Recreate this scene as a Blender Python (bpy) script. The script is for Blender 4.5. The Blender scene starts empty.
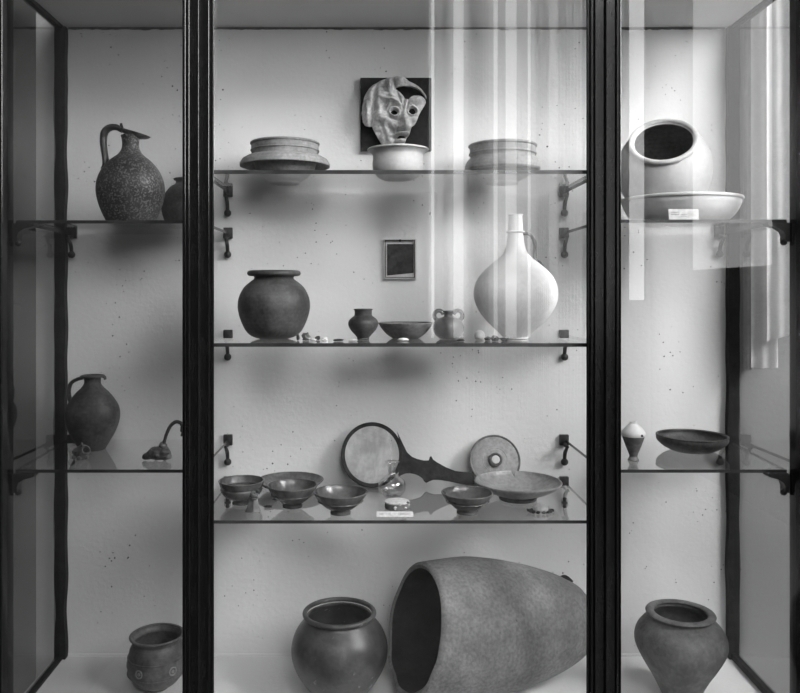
import bpy, bmesh, math, random
from mathutils import Vector, Matrix, noise as mnoise

scene = bpy.context.scene
COL = scene.collection
random.seed(7)

# ------------------------------------------------------------------ camera, light, exposure
CAM_Y, FOC, VX, VY, CAM_Z = -2.49, 790.0, 373.0, 289.0, 1.507
cam_data = bpy.data.cameras.new('camera')
cam = bpy.data.objects.new('camera', cam_data)
COL.objects.link(cam)
cam.location = (0, CAM_Y, CAM_Z)
cam.rotation_euler = (math.radians(90), 0, 0)
cam_data.sensor_fit = 'HORIZONTAL'
cam_data.sensor_width = 36.0
cam_data.lens = FOC / 800 * 36.0
cam_data.shift_x = (400 - VX) / 800
cam_data.shift_y = -(346.5 - VY) / 800
cam_data.clip_start = 0.02
scene.camera = cam

scene.view_settings.view_transform = 'Standard'
scene.view_settings.look = 'None'
scene.view_settings.gamma = 1.0
scene.view_settings.use_curve_mapping = False
scene.view_settings.exposure = 0.36
scene.cycles.max_bounces = 10
scene.cycles.transparent_max_bounces = 40
scene.cycles.glossy_bounces = 5
scene.cycles.caustics_reflective = False
scene.cycles.caustics_refractive = False

FILL_HIGH_LIGHT = 14.0     # fill light added through an unseen high pane opposite the case
WINDOW_SIDE_LIGHT = 24.0     # daylight seen through the large window in the right-hand wall
WINDOW_FRONT_LIGHT = 3.4     # daylight seen between the curtains opposite the case

world = bpy.data.worlds.new('world')
scene.world = world
world.use_nodes = True
world.node_tree.nodes['Background'].inputs[0].default_value = (0.5, 0.5, 0.5, 1)
world.node_tree.nodes['Background'].inputs[1].default_value = 0.3


def s_at(Y):
    return (Y - CAM_Y) / FOC


def wx(px, Y):
    return (px - VX) * s_at(Y)


def wz(py, Y):
    return CAM_Z - (py - VY) * s_at(Y)


# ------------------------------------------------------------------ materials
def new_mat(name):
    m = bpy.data.materials.new(name)
    m.use_nodes = True
    return m, m.node_tree.nodes, m.node_tree.links, m.node_tree.nodes['Principled BSDF']


def g(v, a=1.0):
    return (v, v, v, a)


def clay(name, a, b, scale=9.0, rough=0.6, bump=0.25, fine=90.0, spec=0.4, specks=None, stretch=(1, 1, 1), bands=0.0, grain=0.25):
    """mottled fired clay / metal / plaster: two grey tones mixed by noise, fine bump, optional specks"""
    m, N, L, P = new_mat(name)
    tc = N.new('ShaderNodeTexCoord')
    mp = N.new('ShaderNodeMapping')
    mp.inputs['Scale'].default_value = stretch
    L.new(tc.outputs['Object'], mp.inputs[0])
    n1 = N.new('ShaderNodeTexNoise')
    n1.inputs['Scale'].default_value = scale
    n1.inputs['Detail'].default_value = 6
    n1.inputs['Roughness'].default_value = 0.65
    L.new(mp.outputs[0], n1.inputs['Vector'])
    r1 = N.new('ShaderNodeValToRGB')
    r1.color_ramp.elements[0].position = 0.4
    r1.color_ramp.elements[0].color = g(a)
    r1.color_ramp.elements[1].position = 0.6
    r1.color_ramp.elements[1].color = g(b)
    L.new(n1.outputs['Fac'], r1.inputs[0])
    col = r1.outputs[0]
    n2 = N.new('ShaderNodeTexNoise')
    n2.inputs['Scale'].default_value = fine
    n2.inputs['Detail'].default_value = 4
    L.new(mp.outputs[0], n2.inputs['Vector'])
    fr = N.new('ShaderNodeValToRGB')
    fr.color_ramp.elements[0].position = 0.35
    fr.color_ramp.elements[0].color = g(1 - grain)
    fr.color_ramp.elements[1].position = 0.62
    fr.color_ramp.elements[1].color = g(1)
    L.new(n2.outputs['Fac'], fr.inputs[0])
    fm = N.new('ShaderNodeMixRGB')
    fm.blend_type = 'MULTIPLY'
    fm.inputs[0].default_value = 1.0
    L.new(col, fm.inputs[1]); L.new(fr.outputs[0], fm.inputs[2])
    col = fm.outputs[0]
    if bands:
        wv = N.new('ShaderNodeTexWave')
        wv.bands_direction = 'Z'
        wv.inputs['Scale'].default_value = bands
        wv.inputs['Distortion'].default_value = 1.5
        wv.inputs['Detail'].default_value = 2
        L.new(tc.outputs['Object'], wv.inputs['Vector'])
        mxb = N.new('ShaderNodeMixRGB')
        mxb.blend_type = 'MULTIPLY'
        mxb.inputs[0].default_value = 0.1
        L.new(col, mxb.inputs[1])
        L.new(wv.outputs['Color'], mxb.inputs[2])
        col = mxb.outputs[0]
    if specks:
        sc, thr, val = specks
        n3 = N.new('ShaderNodeTexNoise')
        n3.inputs['Scale'].default_value = sc
        n3.inputs['Detail'].default_value = 3
        L.new(tc.outputs['Object'], n3.inputs['Vector'])
        r3 = N.new('ShaderNodeValToRGB')
        r3.color_ramp.elements[0].position = thr
        r3.color_ramp.elements[0].color = g(0)
        r3.color_ramp.elements[1].position = thr + 0.06
        r3.color_ramp.elements[1].color = g(1)
        L.new(n3.outputs['Fac'], r3.inputs[0])
        mx = N.new('ShaderNodeMixRGB')
        L.new(r3.outputs[0], mx.inputs[0])
        L.new(col, mx.inputs[1])
        mx.inputs[2].default_value = g(val)
        col = mx.outputs[0]
    L.new(col, P.inputs['Base Color'])
    P.inputs['Roughness'].default_value = rough
    P.inputs['Specular IOR Level'].default_value = spec
    if bump:
        bp = N.new('ShaderNodeBump')
        bp.inputs['Strength'].default_value = bump
        bp.inputs['Distance'].default_value = 0.003
        L.new(n2.outputs['Fac'], bp.inputs['Height'])
        L.new(bp.outputs[0], P.inputs['Normal'])
    return m


def sheet_glass(name, f0=0.04, tint=0.97, gain=1.0):
    """a face of clear sheet glass: clear transmission, Schlick reflection"""
    m, N, L, P = new_mat(name)
    N.remove(P)
    out = N['Material Output']
    geo = N.new('ShaderNodeNewGeometry')
    dot = N.new('ShaderNodeVectorMath'); dot.operation = 'DOT_PRODUCT'
    L.new(geo.outputs['Normal'], dot.inputs[0]); L.new(geo.outputs['Incoming'], dot.inputs[1])
    ab = N.new('ShaderNodeMath'); ab.operation = 'ABSOLUTE'; L.new(dot.outputs['Value'], ab.inputs[0])
    om = N.new('ShaderNodeMath'); om.operation = 'SUBTRACT'; om.use_clamp = True
    om.inputs[0].default_value = 1.0; L.new(ab.outputs[0], om.inputs[1])
    pw = N.new('ShaderNodeMath'); pw.operation = 'POWER'; L.new(om.outputs[0], pw.inputs[0]); pw.inputs[1].default_value = 5.0
    ma = N.new('ShaderNodeMath'); ma.operation = 'MULTIPLY_ADD'; ma.use_clamp = True
    L.new(pw.outputs[0], ma.inputs[0]); ma.inputs[1].default_value = (1 - f0) * gain; ma.inputs[2].default_value = f0
    # both faces of the sheet together: 2F / (1 + F)
    dbl = N.new('ShaderNodeMath'); dbl.operation = 'MULTIPLY'; L.new(ma.outputs[0], dbl.inputs[0]); dbl.inputs[1].default_value = 2.0
    inc = N.new('ShaderNodeMath'); inc.operation = 'ADD'; L.new(ma.outputs[0], inc.inputs[0]); inc.inputs[1].default_value = 1.0
    dv = N.new('ShaderNodeMath'); dv.operation = 'DIVIDE'; L.new(dbl.outputs[0], dv.inputs[0]); L.new(inc.outputs[0], dv.inputs[1])
    ma = dv
    tr = N.new('ShaderNodeBsdfTransparent'); tr.inputs[0].default_value = g(tint)
    gl = N.new('ShaderNodeBsdfGlossy'); gl.inputs['Roughness'].default_value = 0.0
    gl.inputs['Color'].default_value = g(1)
    mx = N.new('ShaderNodeMixShader')
    L.new(ma.outputs[0], mx.inputs[0]); L.new(tr.outputs[0], mx.inputs[1]); L.new(gl.outputs[0], mx.inputs[2])
    L.new(mx.outputs[0], out.inputs[0])
    return m


def clear_face(name, tint=0.985):
    m, N, L, P = new_mat(name)
    N.remove(P)
    tr = N.new('ShaderNodeBsdfTransparent'); tr.inputs[0].default_value = g(tint)
    L.new(tr.outputs[0], N['Material Output'].inputs[0])
    return m


def glow(name, strength):
    m, N, L, P = new_mat(name)
    P.inputs['Base Color'].default_value = g(0)
    P.inputs['Emission Color'].default_value = g(1)
    P.inputs['Emission Strength'].default_value = strength
    return m


def plaster(name, a, b, pits=True, pitcol=0.05):
    m, N, L, P = new_mat(name)
    tc = N.new('ShaderNodeTexCoord')
    n1 = N.new('ShaderNodeTexNoise'); n1.inputs['Scale'].default_value = 2.2; n1.inputs['Detail'].default_value = 5
    L.new(tc.outputs['Object'], n1.inputs['Vector'])
    r1 = N.new('ShaderNodeValToRGB')
    r1.color_ramp.elements[0].position = 0.3; r1.color_ramp.elements[0].color = g(a)
    r1.color_ramp.elements[1].position = 0.7; r1.color_ramp.elements[1].color = g(b)
    L.new(n1.outputs['Fac'], r1.inputs[0])
    n2 = N.new('ShaderNodeTexNoise'); n2.inputs['Scale'].default_value = 70; n2.inputs['Detail'].default_value = 5
    L.new(tc.outputs['Object'], n2.inputs['Vector'])
    n4 = N.new('ShaderNodeTexNoise'); n4.inputs['Scale'].default_value = 9; n4.inputs['Detail'].default_value = 3
    L.new(tc.outputs['Object'], n4.inputs['Vector'])
    add = N.new('ShaderNodeMath'); add.operation = 'ADD'
    L.new(n2.outputs['Fac'], add.inputs[0]); L.new(n4.outputs['Fac'], add.inputs[1])
    bp = N.new('ShaderNodeBump'); bp.inputs['Strength'].default_value = 0.3; bp.inputs['Distance'].default_value = 0.004
    L.new(add.outputs[0], bp.inputs['Height']); L.new(bp.outputs[0], P.inputs['Normal'])
    col = r1.outputs[0]
    if pits:
        vo = N.new('ShaderNodeTexVoronoi'); vo.inputs['Scale'].default_value = 46; vo.inputs['Randomness'].default_value = 1
        L.new(tc.outputs['Object'], vo.inputs['Vector'])
        n3 = N.new('ShaderNodeTexNoise'); n3.inputs['Scale'].default_value = 4.5; n3.inputs['Detail'].default_value = 2
        L.new(tc.outputs['Object'], n3.inputs['Vector'])
        r3 = N.new('ShaderNodeValToRGB')          # pits come in patches
        r3.color_ramp.elements[0].position = 0.36; r3.color_ramp.elements[0].color = g(0)
        r3.color_ramp.elements[1].position = 0.75; r3.color_ramp.elements[1].color = g(0.155)
        L.new(n3.outputs['Fac'], r3.inputs[0])
        lt = N.new('ShaderNodeMath'); lt.operation = 'LESS_THAN'
        L.new(vo.outputs['Distance'], lt.inputs[0]); L.new(r3.outputs[0], lt.inputs[1])
        mx = N.new('ShaderNodeMixRGB'); L.new(lt.outputs[0], mx.inputs[0]); L.new(col, mx.inputs[1])
        mx.inputs[2].default_value = g(pitcol)
        col = mx.outputs[0]
    L.new(col, P.inputs['Base Color'])
    P.inputs['Roughness'].default_value = 0.9
    P.inputs['Specular IOR Level'].default_value = 0.15
    return m


M = {}
M['plaster'] = plaster('plaster', 0.70, 0.80)
M['deck'] = plaster('deck_paint', 0.74, 0.84, pits=False)
M['dark_wall'] = plaster('dark_wall_paint', 0.035, 0.06, pits=False)
M['grey_wall'] = plaster('grey_wall_paint', 0.16, 0.2, pits=False)
M['room_wall'] = plaster('room_wall_paint', 0.035, 0.055, pits=False)
M['room_floor'] = clay('room_floor_boards', 0.05, 0.08, 3, 0.5, 0.1, 40, stretch=(1, 8, 1))
M['room_ceiling'] = plaster('room_ceiling_paint', 0.2, 0.25, pits=False)
M['black_wood'] = clay('black_painted_wood', 0.007, 0.012, 14, 0.17, 0.02, 60, 0.35, stretch=(6, 6, 1))
M['rough_black'] = clay('rough_black_paint', 0.010, 0.022, 20, 0.7, 0.5, 70, 0.3)
M['iron'] = clay('black_iron', 0.012, 0.025, 30, 0.45, 0.3, 120, 0.5)
M['glass'] = sheet_glass('sheet_glass', 0.036, 0.98)
M['shade_left_glass'] = sheet_glass('left_shade_tint_glass', 0.036, 0.67)  # grey tint puts the left bay's shade into its front pane
M['shade_right_glass'] = sheet_glass('right_shade_tint_glass', 0.036, 0.86)  # slight tint darkens the right bay, shade put into the pane
M['side_glass'] = sheet_glass('side_shade_tint_glass', 0.036, 0.82)  # tint cuts the light through the sides, dimming put into the glass
M['front_glass'] = sheet_glass('front_glass', 0.036, 0.985)
M['clear'] = clear_face('clear_glass_face')
M['glass_edge'] = clay('glass_edge', 0.03, 0.05, 8, 0.25, 0.0, 50, 0.6)
M['sky_pane'] = glow('daylight_pane', WINDOW_SIDE_LIGHT)
M['sky_pane_far'] = glow('daylight_pane_far', WINDOW_FRONT_LIGHT * 0.62)
M['fill_pane_high'] = glow('added_fill_glow', FILL_HIGH_LIGHT)  # glow of the added high fill pane
M['sky_pane_front'] = glow('daylight_pane_front', WINDOW_FRONT_LIGHT)
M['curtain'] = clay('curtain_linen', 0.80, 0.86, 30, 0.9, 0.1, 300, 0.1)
M['curtain_shaded'] = clay('curtain_fold_shade', 0.26, 0.32, 30, 0.9, 0.1, 300, 0.1)  # fold shading put into a darker grey of the curtain
def sheer(name, through):
    m, N, L, P = new_mat(name)
    P.inputs['Base Color'].default_value = g(0.3)
    P.inputs['Roughness'].default_value = 0.95
    P.inputs['Specular IOR Level'].default_value = 0.0
    tr = N.new('ShaderNodeBsdfTransparent')
    mx = N.new('ShaderNodeMixShader'); mx.inputs[0].default_value = 1 - through
    L.new(tr.outputs[0], mx.inputs[1]); L.new(P.outputs[0], mx.inputs[2])
    L.new(mx.outputs[0], N['Material Output'].inputs[0])
    return m


M['sheer'] = sheer('sheer_curtain_cloth', 0.42)
M['dark_curtain'] = clay('dark_curtain_cloth', 0.05, 0.07, 20, 0.9, 0.1, 200, 0.1)
M['white_trim'] = clay('white_window_paint', 0.6, 0.66, 6, 0.5, 0.05)
M['dark_ware'] = clay('dark_grey_ware', 0.035, 0.085, 14, 0.5, 0.25, 110, 0.45, bands=30)
M['dark_ware_smooth'] = clay('dark_burnished_ware', 0.035, 0.085, 9, 0.38, 0.12, 90, 0.5, specks=(40, 0.68, 0.3))
M['mid_ware'] = clay('grey_ware', 0.11, 0.2, 12, 0.6, 0.2, 100, 0.35)
M['mid_ware_bands'] = clay('turned_grey_ware', 0.09, 0.17, 12, 0.5, 0.2, 100, 0.4, bands=45)
M['bowl_ware'] = clay('gloss_slip_ware', 0.055, 0.115, 12, 0.27, 0.06, 90, 0.65)
M['lid_ware'] = clay('pale_slip_ware', 0.24, 0.34, 14, 0.5, 0.12, 100, 0.4)
M['plate_ware'] = clay('plate_slip_ware', 0.22, 0.32, 12, 0.36, 0.1, 100, 0.5)
M['light_ware'] = clay('light_buff_ware', 0.50, 0.62, 8, 0.75, 0.2, 100, 0.2, grain=0.1)
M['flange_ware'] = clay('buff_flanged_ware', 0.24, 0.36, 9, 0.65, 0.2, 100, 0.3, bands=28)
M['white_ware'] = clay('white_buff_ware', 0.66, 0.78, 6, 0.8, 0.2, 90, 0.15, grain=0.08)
M['coarse_ware'] = clay('coarse_storage_ware', 0.17, 0.27, 6, 0.75, 0.6, 110, 0.25, specks=(80, 0.69, 0.10), grain=0.3)
M['pitted_bronze'] = clay('pitted_bronze', 0.03, 0.075, 16, 0.45, 0.5, 120, 0.5, specks=(190, 0.53, 0.2))
M['bronze'] = clay('dark_bronze', 0.018, 0.04, 22, 0.4, 0.3, 120, 0.55)
M['bronze_flat'] = clay('dull_bronze_sheet', 0.02, 0.045, 22, 0.7, 0.2, 120, 0.2)
M['bronze_light'] = clay('worn_bronze', 0.05, 0.16, 40, 0.42, 0.5, 150, 0.55)
M['mirror_sheet'] = clay('corroded_sheet', 0.30, 0.48, 12, 0.5, 0.15, 90, 0.4, grain=0.1)
M['mask_clay'] = clay('mask_terracotta', 0.46, 0.66, 16, 0.7, 0.25, 110, 0.25)
M['inside_shade'] = clay('vessel_inside_shade', 0.012, 0.03, 9, 0.8, 0.4, 80, 0.2)  # shade inside the storage vessel, put into a near-black colour
M['board'] = clay('black_board', 0.018, 0.03, 10, 0.8, 0.1, 80, 0.2)
M['panel_dark'] = clay('dark_panel', 0.015, 0.055, 30, 0.6, 0.3, 80, 0.3)
M['paper'] = clay('white_card', 0.66, 0.72, 20, 0.9, 0.02, 100, 0.1)
M['ink'] = clay('grey_ink', 0.18, 0.24, 20, 0.9, 0.0, 100, 0.1)
M['bone'] = clay('pale_bone', 0.6, 0.78, 30, 0.6, 0.2, 150, 0.3)
M['flask_glass'] = sheet_glass('thin_flask_glass', 0.12, 0.86)


# ------------------------------------------------------------------ mesh helpers
def smooth_pts(pts, n=5):
    """Catmull-Rom through 2-D or 3-D points"""
    P = [Vector(p) for p in pts]
    out = []
    for i in range(len(P) - 1):
        p0 = P[i - 1] if i > 0 else P[i] * 2 - P[i + 1]
        p1, p2 = P[i], P[i + 1]
        p3 = P[i + 2] if i + 2 < len(P) else P[i + 1] * 2 - P[i]
        for k in range(n):
            t = k / n
            out.append(0.5 * ((2 * p1) + (p2 - p0) * t + (2 * p0 - 5 * p1 + 4 * p2 - p3) * t * t + (3 * p1 - p0 - 3 * p2 + p3) * t ** 3))
    out.append(P[-1])
    return out


def lathe(bm, prof, seg=72, mat=None, wob=0.0, closed=False, seed=0.0):
    """revolve (r, z) about z; r==0 makes a pole"""
    rings = []
    for r, z in prof:
        if r < 1e-6:
            co = Vector((0, 0, z))
            rings.append([bm.verts.new(mat @ co if mat else co)])
        else:
            ring = []
            for i in range(seg):
                a = 2 * math.pi * i / seg
                k = 1.0
                if wob:
                    k += wob * mnoise.noise(Vector((math.cos(a) * 1.3, math.sin(a) * 1.3 + seed, z * 14)))
                co = Vector((r * k * math.cos(a), r * k * math.sin(a), z))
                ring.append(bm.verts.new(mat @ co if mat else co))
            rings.append(ring)
    pairs = list(zip(rings[:-1], rings[1:]))
    if closed:
        pairs.append((rings[-1], rings[0]))
    for A, B in pairs:
        if len(A) == 1 and len(B) == 1:
            continue
        for i in range(seg):
            j = (i + 1) % seg
            if len(A) == 1:
                bm.faces.new((A[0], B[j], B[i]))
            elif len(B) == 1:
                bm.faces.new((A[i], A[j], B[0]))
            else:
                bm.faces.new((A[i], A[j], B[j], B[i]))


def vessel_profile(pts, s, th, n=5, floor=None):
    """closed wall profile of an open vessel: outer curve up, over the lip, inner curve down"""
    out = [(max(p[0], 0.0), p[1]) for p in smooth_pts([(a * s, b * s) for a, b in pts], n)]
    inner = []
    fl = floor if floor is not None else th * 1.2
    m = len(out)
    for i in range(m - 1, -1, -1):
        a = Vector(out[max(i - 1, 0)]); b = Vector(out[min(i + 1, m - 1)])
        d = (b - a)
        if d.length < 1e-9:
            continue
        d.normalize()
        nx, nz = -d.y, d.x
        q = (out[i][0] + nx * th, out[i][1] + nz * th * 0.6)
        if q[1] < fl + out[0][1]:
            break
        if q[0] < 0.002:
            break
        inner.append(q)
    prof = [(0.0, out[0][1])] + out
    prof.append((out[-1][0] - th * 0.5, out[-1][1] + th * 0.3))
    prof += inner
    if inner:
        prof.append((inner[-1][0] * 0.8, fl + out[0][1]))
    prof.append((0.0, fl + out[0][1]))
    return prof


def ring(bm, r, z, a, b, seg=72, n=12, mat=None, droop=0.0):
    """torus with an elliptical section; droop tilts the section (outer side lower)"""
    prof = []
    for k in range(n):
        t = 2 * math.pi * k / n
        x, y = a * math.cos(t), b * math.sin(t)
        prof.append((r + x, z + y - droop * x))
    lathe(bm, prof, seg, mat, closed=True)


def tube(bm, path, rad, seg=10, flat=1.0, n=5, up=(0, 1, 0)):
    """swept round or flattened strap; rad per control point"""
    P = smooth_pts(path, n)
    R = [v.x for v in smooth_pts([(r, 0) for r in rad], n)] if len(rad) > 1 else [rad[0]] * len(P)
    upv = Vector(up)
    rings = []
    for i, p in enumerate(P):
        t = (P[min(i + 1, len(P) - 1)] - P[max(i - 1, 0)]).normalized()
        b = upv - t * upv.dot(t)
        b = b.normalized() if b.length > 1e-4 else t.orthogonal().normalized()
        nn = t.cross(b)
        rings.append([bm.verts.new(p + nn * (R[i] * math.cos(2 * math.pi * k / seg)) + b * (R[i] * flat * math.sin(2 * math.pi * k / seg))) for k in range(seg)])
    for A, B in zip(rings[:-1], rings[1:]):
        for k in range(seg):
            bm.faces.new((A[k], A[(k + 1) % seg], B[(k + 1) % seg], B[k]))
    bm.faces.new(list(reversed(rings[0])))
    bm.faces.new(rings[-1])


def box(bm, x0, x1, y0, y1, z0, z1):
    v = [bm.verts.new(c) for c in ((x0, y0, z0), (x1, y0, z0), (x1, y1, z0), (x0, y1, z0), (x0, y0, z1), (x1, y0, z1), (x1, y1, z1), (x0, y1, z1))]
    fs = []
    for q in ((0, 3, 2, 1), (4, 5, 6, 7), (0, 1, 5, 4), (1, 2, 6, 5), (2, 3, 7, 6), (3, 0, 4, 7)):
        fs.append(bm.faces.new([v[i] for i in q]))
    return fs


def bbox_bevel(bm, w):
    bmesh.ops.bevel(bm, geom=list(bm.edges), offset=w, segments=2, affect='EDGES', profile=0.6)


def prism_z(bm, outline, z0, z1):
    """extrude a plan outline (x, y) from z0 to z1"""
    lo = [bm.verts.new((x, y, z0)) for x, y in outline]
    hi = [bm.verts.new((x, y, z1)) for x, y in outline]
    n = len(outline)
    f0 = bm.faces.new(list(reversed(lo))); f1 = bm.faces.new(hi)
    side = [bm.faces.new((lo[i], lo[(i + 1) % n], hi[(i + 1) % n], hi[i])) for i in range(n)]
    return f0, f1, side


def prism_y(bm, outline, y0, y1):
    """extrude an elevation outline (x, z) from y0 (front) to y1"""
    lo = [bm.verts.new((x, y0, z)) for x, z in outline]
    hi = [bm.verts.new((x, y1, z)) for x, z in outline]
    n = len(outline)
    bm.faces.new(lo); bm.faces.new(list(reversed(hi)))
    for i in range(n):
        bm.faces.new((lo[(i + 1) % n], lo[i], hi[i], hi[(i + 1) % n]))


def ball(bm, c, r, sx=1, sy=1, sz=1, u=20, v=14):
    mt = Matrix.Translation(c) @ Matrix.Diagonal((sx, sy, sz, 1))
    bmesh.ops.create_uvsphere(bm, u_segments=u, v_segments=v, radius=r, matrix=mt)


def lump(bm, c, r, sx=1, sy=1, sz=1, amp=0.25, freq=1.6, seed=0.0, sub=3):
    res = bmesh.ops.create_icosphere(bm, subdivisions=sub, radius=1.0)
    for v in res['verts']:
        k = 1 + amp * mnoise.noise(v.co * freq + Vector((seed, seed * 1.7, 3)))
        v.co = Vector((v.co.x * sx, v.co.y * sy, v.co.z * sz)) * (r * k) + Vector(c)


def obj(name, bm, m, parent=None, smooth=True, angle=38, loc=None):
    bmesh.ops.recalc_face_normals(bm, faces=list(bm.faces))
    me = bpy.data.meshes.new(name)
    bm.to_mesh(me)
    bm.free()
    for mm in (m if isinstance(m, (list, tuple)) else [m]):
        me.materials.append(M[mm] if isinstance(mm, str) else mm)
    if smooth:
        me.polygons.foreach_set('use_smooth', [True] * len(me.polygons))
        me.set_sharp_from_angle(angle=math.radians(angle))
    o = bpy.data.objects.new(name, me)
    COL.objects.link(o)
    if parent:
        o.parent = parent
    if loc:
        o.location = loc
    return o


def tag(o, label, cat, group=None):
    o['label'] = label
    o['category'] = cat
    if group:
        o['group'] = group
    return o


def thing(name, label, cat, loc=(0, 0, 0), group=None):
    o = bpy.data.objects.new(name, None)
    o.empty_display_size = 0.05
    COL.objects.link(o)
    o.location = loc
    return tag(o, label, cat, group)


def struct(name, bm, m, smooth=False):
    o = obj(name, bm, m, smooth=smooth)
    o['kind'] = 'structure'
    return o


def copy_tree(o, parent=None):
    c = o.copy()
    COL.objects.link(c)
    if parent:
        c.parent = parent
    for ch in list(o.children):
        copy_tree(ch, c)
    return c


BM = bmesh.new

# ------------------------------------------------------------------ the setting: the room round the case
XL, XR, YF, ZC = -1.062, 2.65, -6.0, 6.2
bm = BM(); box(bm, XL - 0.1, 1.15, 0.0, 0.12, 0, ZC); struct('wall_back', bm, 'plaster')
bm = BM(); box(bm, 1.15, XR + 0.1, 0.0, 0.12, 0, ZC); struct('wall_back_right', bm, 'grey_wall')
bm = BM(); box(bm, XL - 0.1, XL, YF, 0.0, 0, ZC); struct('wall_left', bm, 'dark_wall')
bm = BM(); box(bm, XL - 0.1, XR + 0.1, YF - 0.1, 0.12, -0.1, 0); struct('floor', bm, 'room_floor')
bm = BM(); box(bm, XL - 0.1, XR + 0.1, YF - 0.1, 0.12, ZC, ZC + 0.1); struct('ceiling', bm, 'room_ceiling')
# right wall with its large window
WY0, WY1, WZ0, WZ1 = -3.0, -0.95, 2.1, 4.2
bm = BM()
VY0, VY1, VZ0 = -5.15, -3.7, 1.665
box(bm, XR, XR + 0.1, YF, VY0, 0, ZC); box(bm, XR, XR + 0.1, VY1, WY0, 0, ZC)
box(bm, XR, XR + 0.1, VY0, VY1, 0, VZ0); box(bm, XR, XR + 0.1, VY0, VY1, WZ1, ZC); box(bm, XR, XR + 0.1, WY1, 0.0, 0, ZC)
box(bm, XR, XR + 0.1, WY0, WY1, 0, WZ0); box(bm, XR, XR + 0.1, WY0, WY1, WZ1, ZC)
struct('wall_right', bm, 'room_wall')
bm = BM(); box(bm, XR + 0.06, XR + 0.07, WY0, WY1, WZ0, WZ1)
w1 = struct('window_1', bm, 'sky_pane')
bm = BM()
for yy in (WY0, (WY0 + WY1) / 2 - 0.03, WY1 - 0.06):
    box(bm, XR + 0.01, XR + 0.05, yy, yy + 0.06, WZ0, WZ1)
for zz in (WZ0, WZ0 + 1.5, WZ1 - 0.06):
    box(bm, XR + 0.01, XR + 0.05, WY0, WY1, zz, zz + 0.06)
obj('window_frame', bm, 'white_trim', w1, smooth=False)
bm = BM(); box(bm, XR + 0.06, XR + 0.07, VY0, VY1, VZ0, WZ1)
struct('window_2', bm, 'sky_pane_far')
# wall opposite the case with tall window lights, seen only as reflections in the glass
DR = -0.47 * 2 - CAM_Y - YF          # path length camera -> glass -> opposite wall
mpp = DR / FOC


def rx(px):
    return (px - VX) * mpp


def rz(py):
    return CAM_Z - (py - VY) * mpp


wins = [(429, 600, 338), (629, 646, 300)]
xs = XL
bm = BM()
for (a, b, bot) in wins:
    x0, x1, zb = rx(a), rx(b), rz(bot)
    box(bm, xs, x0, YF - 0.1, YF, 0, 4.32)
    box(bm, x0, x1, YF - 0.1, YF, 0, zb)
    xs = x1
box(bm, xs, XR, YF - 0.1, YF, 0, 4.32)
HX0, HX1, HZ0, HZ1 = -0.3, 2.5, 4.5, 6.0
box(bm, XL, XR, YF - 0.1, YF, 4.32, HZ0); box(bm, XL, HX0, YF - 0.1, YF, HZ0, HZ1); box(bm, HX1, XR, YF - 0.1, YF, HZ0, HZ1); box(bm, XL, XR, YF - 0.1, YF, HZ1, ZC)
struct('wall_front', bm, 'room_wall')
for i, (a, b, bot) in enumerate(wins):
    bm = BM(); box(bm, rx(a), rx(b), YF - 0.07, YF - 0.06, rz(bot), 4.32)
    struct('window_%d' % (i + 3), bm, 'sky_pane_front')
bm = BM(); box(bm, HX0, HX1, YF - 0.07, YF - 0.06, HZ0, HZ1); struct('window_5', bm, 'fill_pane_high')  # pane added for frontal fill, out of sight in the reflections
# sheer curtain lengths hung over that window, with bright gaps between them
for k, (a, b, layer) in enumerate([(427, 431, 0), (434, 453, 0), (463, 493, 0), (497, 505, 0), (516, 527, 0), (530, 602, 0),
                                   (434, 450, 1), (466, 488, 1), (534, 548, 1), (556, 580, 1), (442, 447, 2), (470, 480, 2)]):
    bm = BM()
    y = YF + 0.03 + 0.02 * layer
    nn = 24
    rows = []
    for zz in (rz(420), 4.34):
        rows.append([bm.verts.new((rx(a) + (rx(b) - rx(a)) * q / nn, y + 0.006 * math.sin(q * 1.9 + k), zz)) for q in range(nn + 1)])
    for q in range(nn):
        bm.faces.new((rows[0][q], rows[0][q + 1], rows[1][q + 1], rows[1][q]))
    tag(obj('curtain', bm, 'sheer'), 'sheer curtain length on the window facing the case, seen only as a reflection', 'curtain', 'sheer curtains on the facing window')

# crack and plaster bead where the wall meets the case ceiling
# ------------------------------------------------------------------ the display case
FLOOR = 0.35
CEIL = 2.332
case = thing('display_case', 'tall built-in museum display case with black moulded wooden posts and glass front and sides', 'display case', (0, -0.25, 0))


def case_part(name, bm, m, smooth=True, angle=38):
    o = obj(name, bm, m, None, smooth, angle)
    o.parent = case
    o.matrix_parent_inverse = Matrix.Translation((0, 0.25, 0))
    return o


def post_profile(xc, w, y_back, y_front, inset=0.0):
    """plan outline of a moulded post: rounded beads and fillets across the front"""
    pts = [(xc - w / 2 + inset, y_back), (xc - w / 2, y_front + 0.014)]
    segs = [(0.00, 0.06, 0.004), (0.08, 0.14, 0.009), (0.20, 0.26, 0.009), (0.50, 0.57, 0.012), (0.82, 0.88, 0.009), (0.94, 1.00, 0.004)]
    for a, b, h in segs:
        for k in range(7):
            t = k / 6
            pts.append((xc - w / 2 + w * (a + (b - a) * t), y_front + 0.014 - h * math.sin(math.pi * t) ** 0.6))
    pts.append((xc + w / 2 - inset, y_back))
    out = []
    for p in pts:
        if not out or (abs(out[-1][0] - p[0]) + abs(out[-1][1] - p[1])) > 1e-5:
            out.append(p)
    return out


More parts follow.
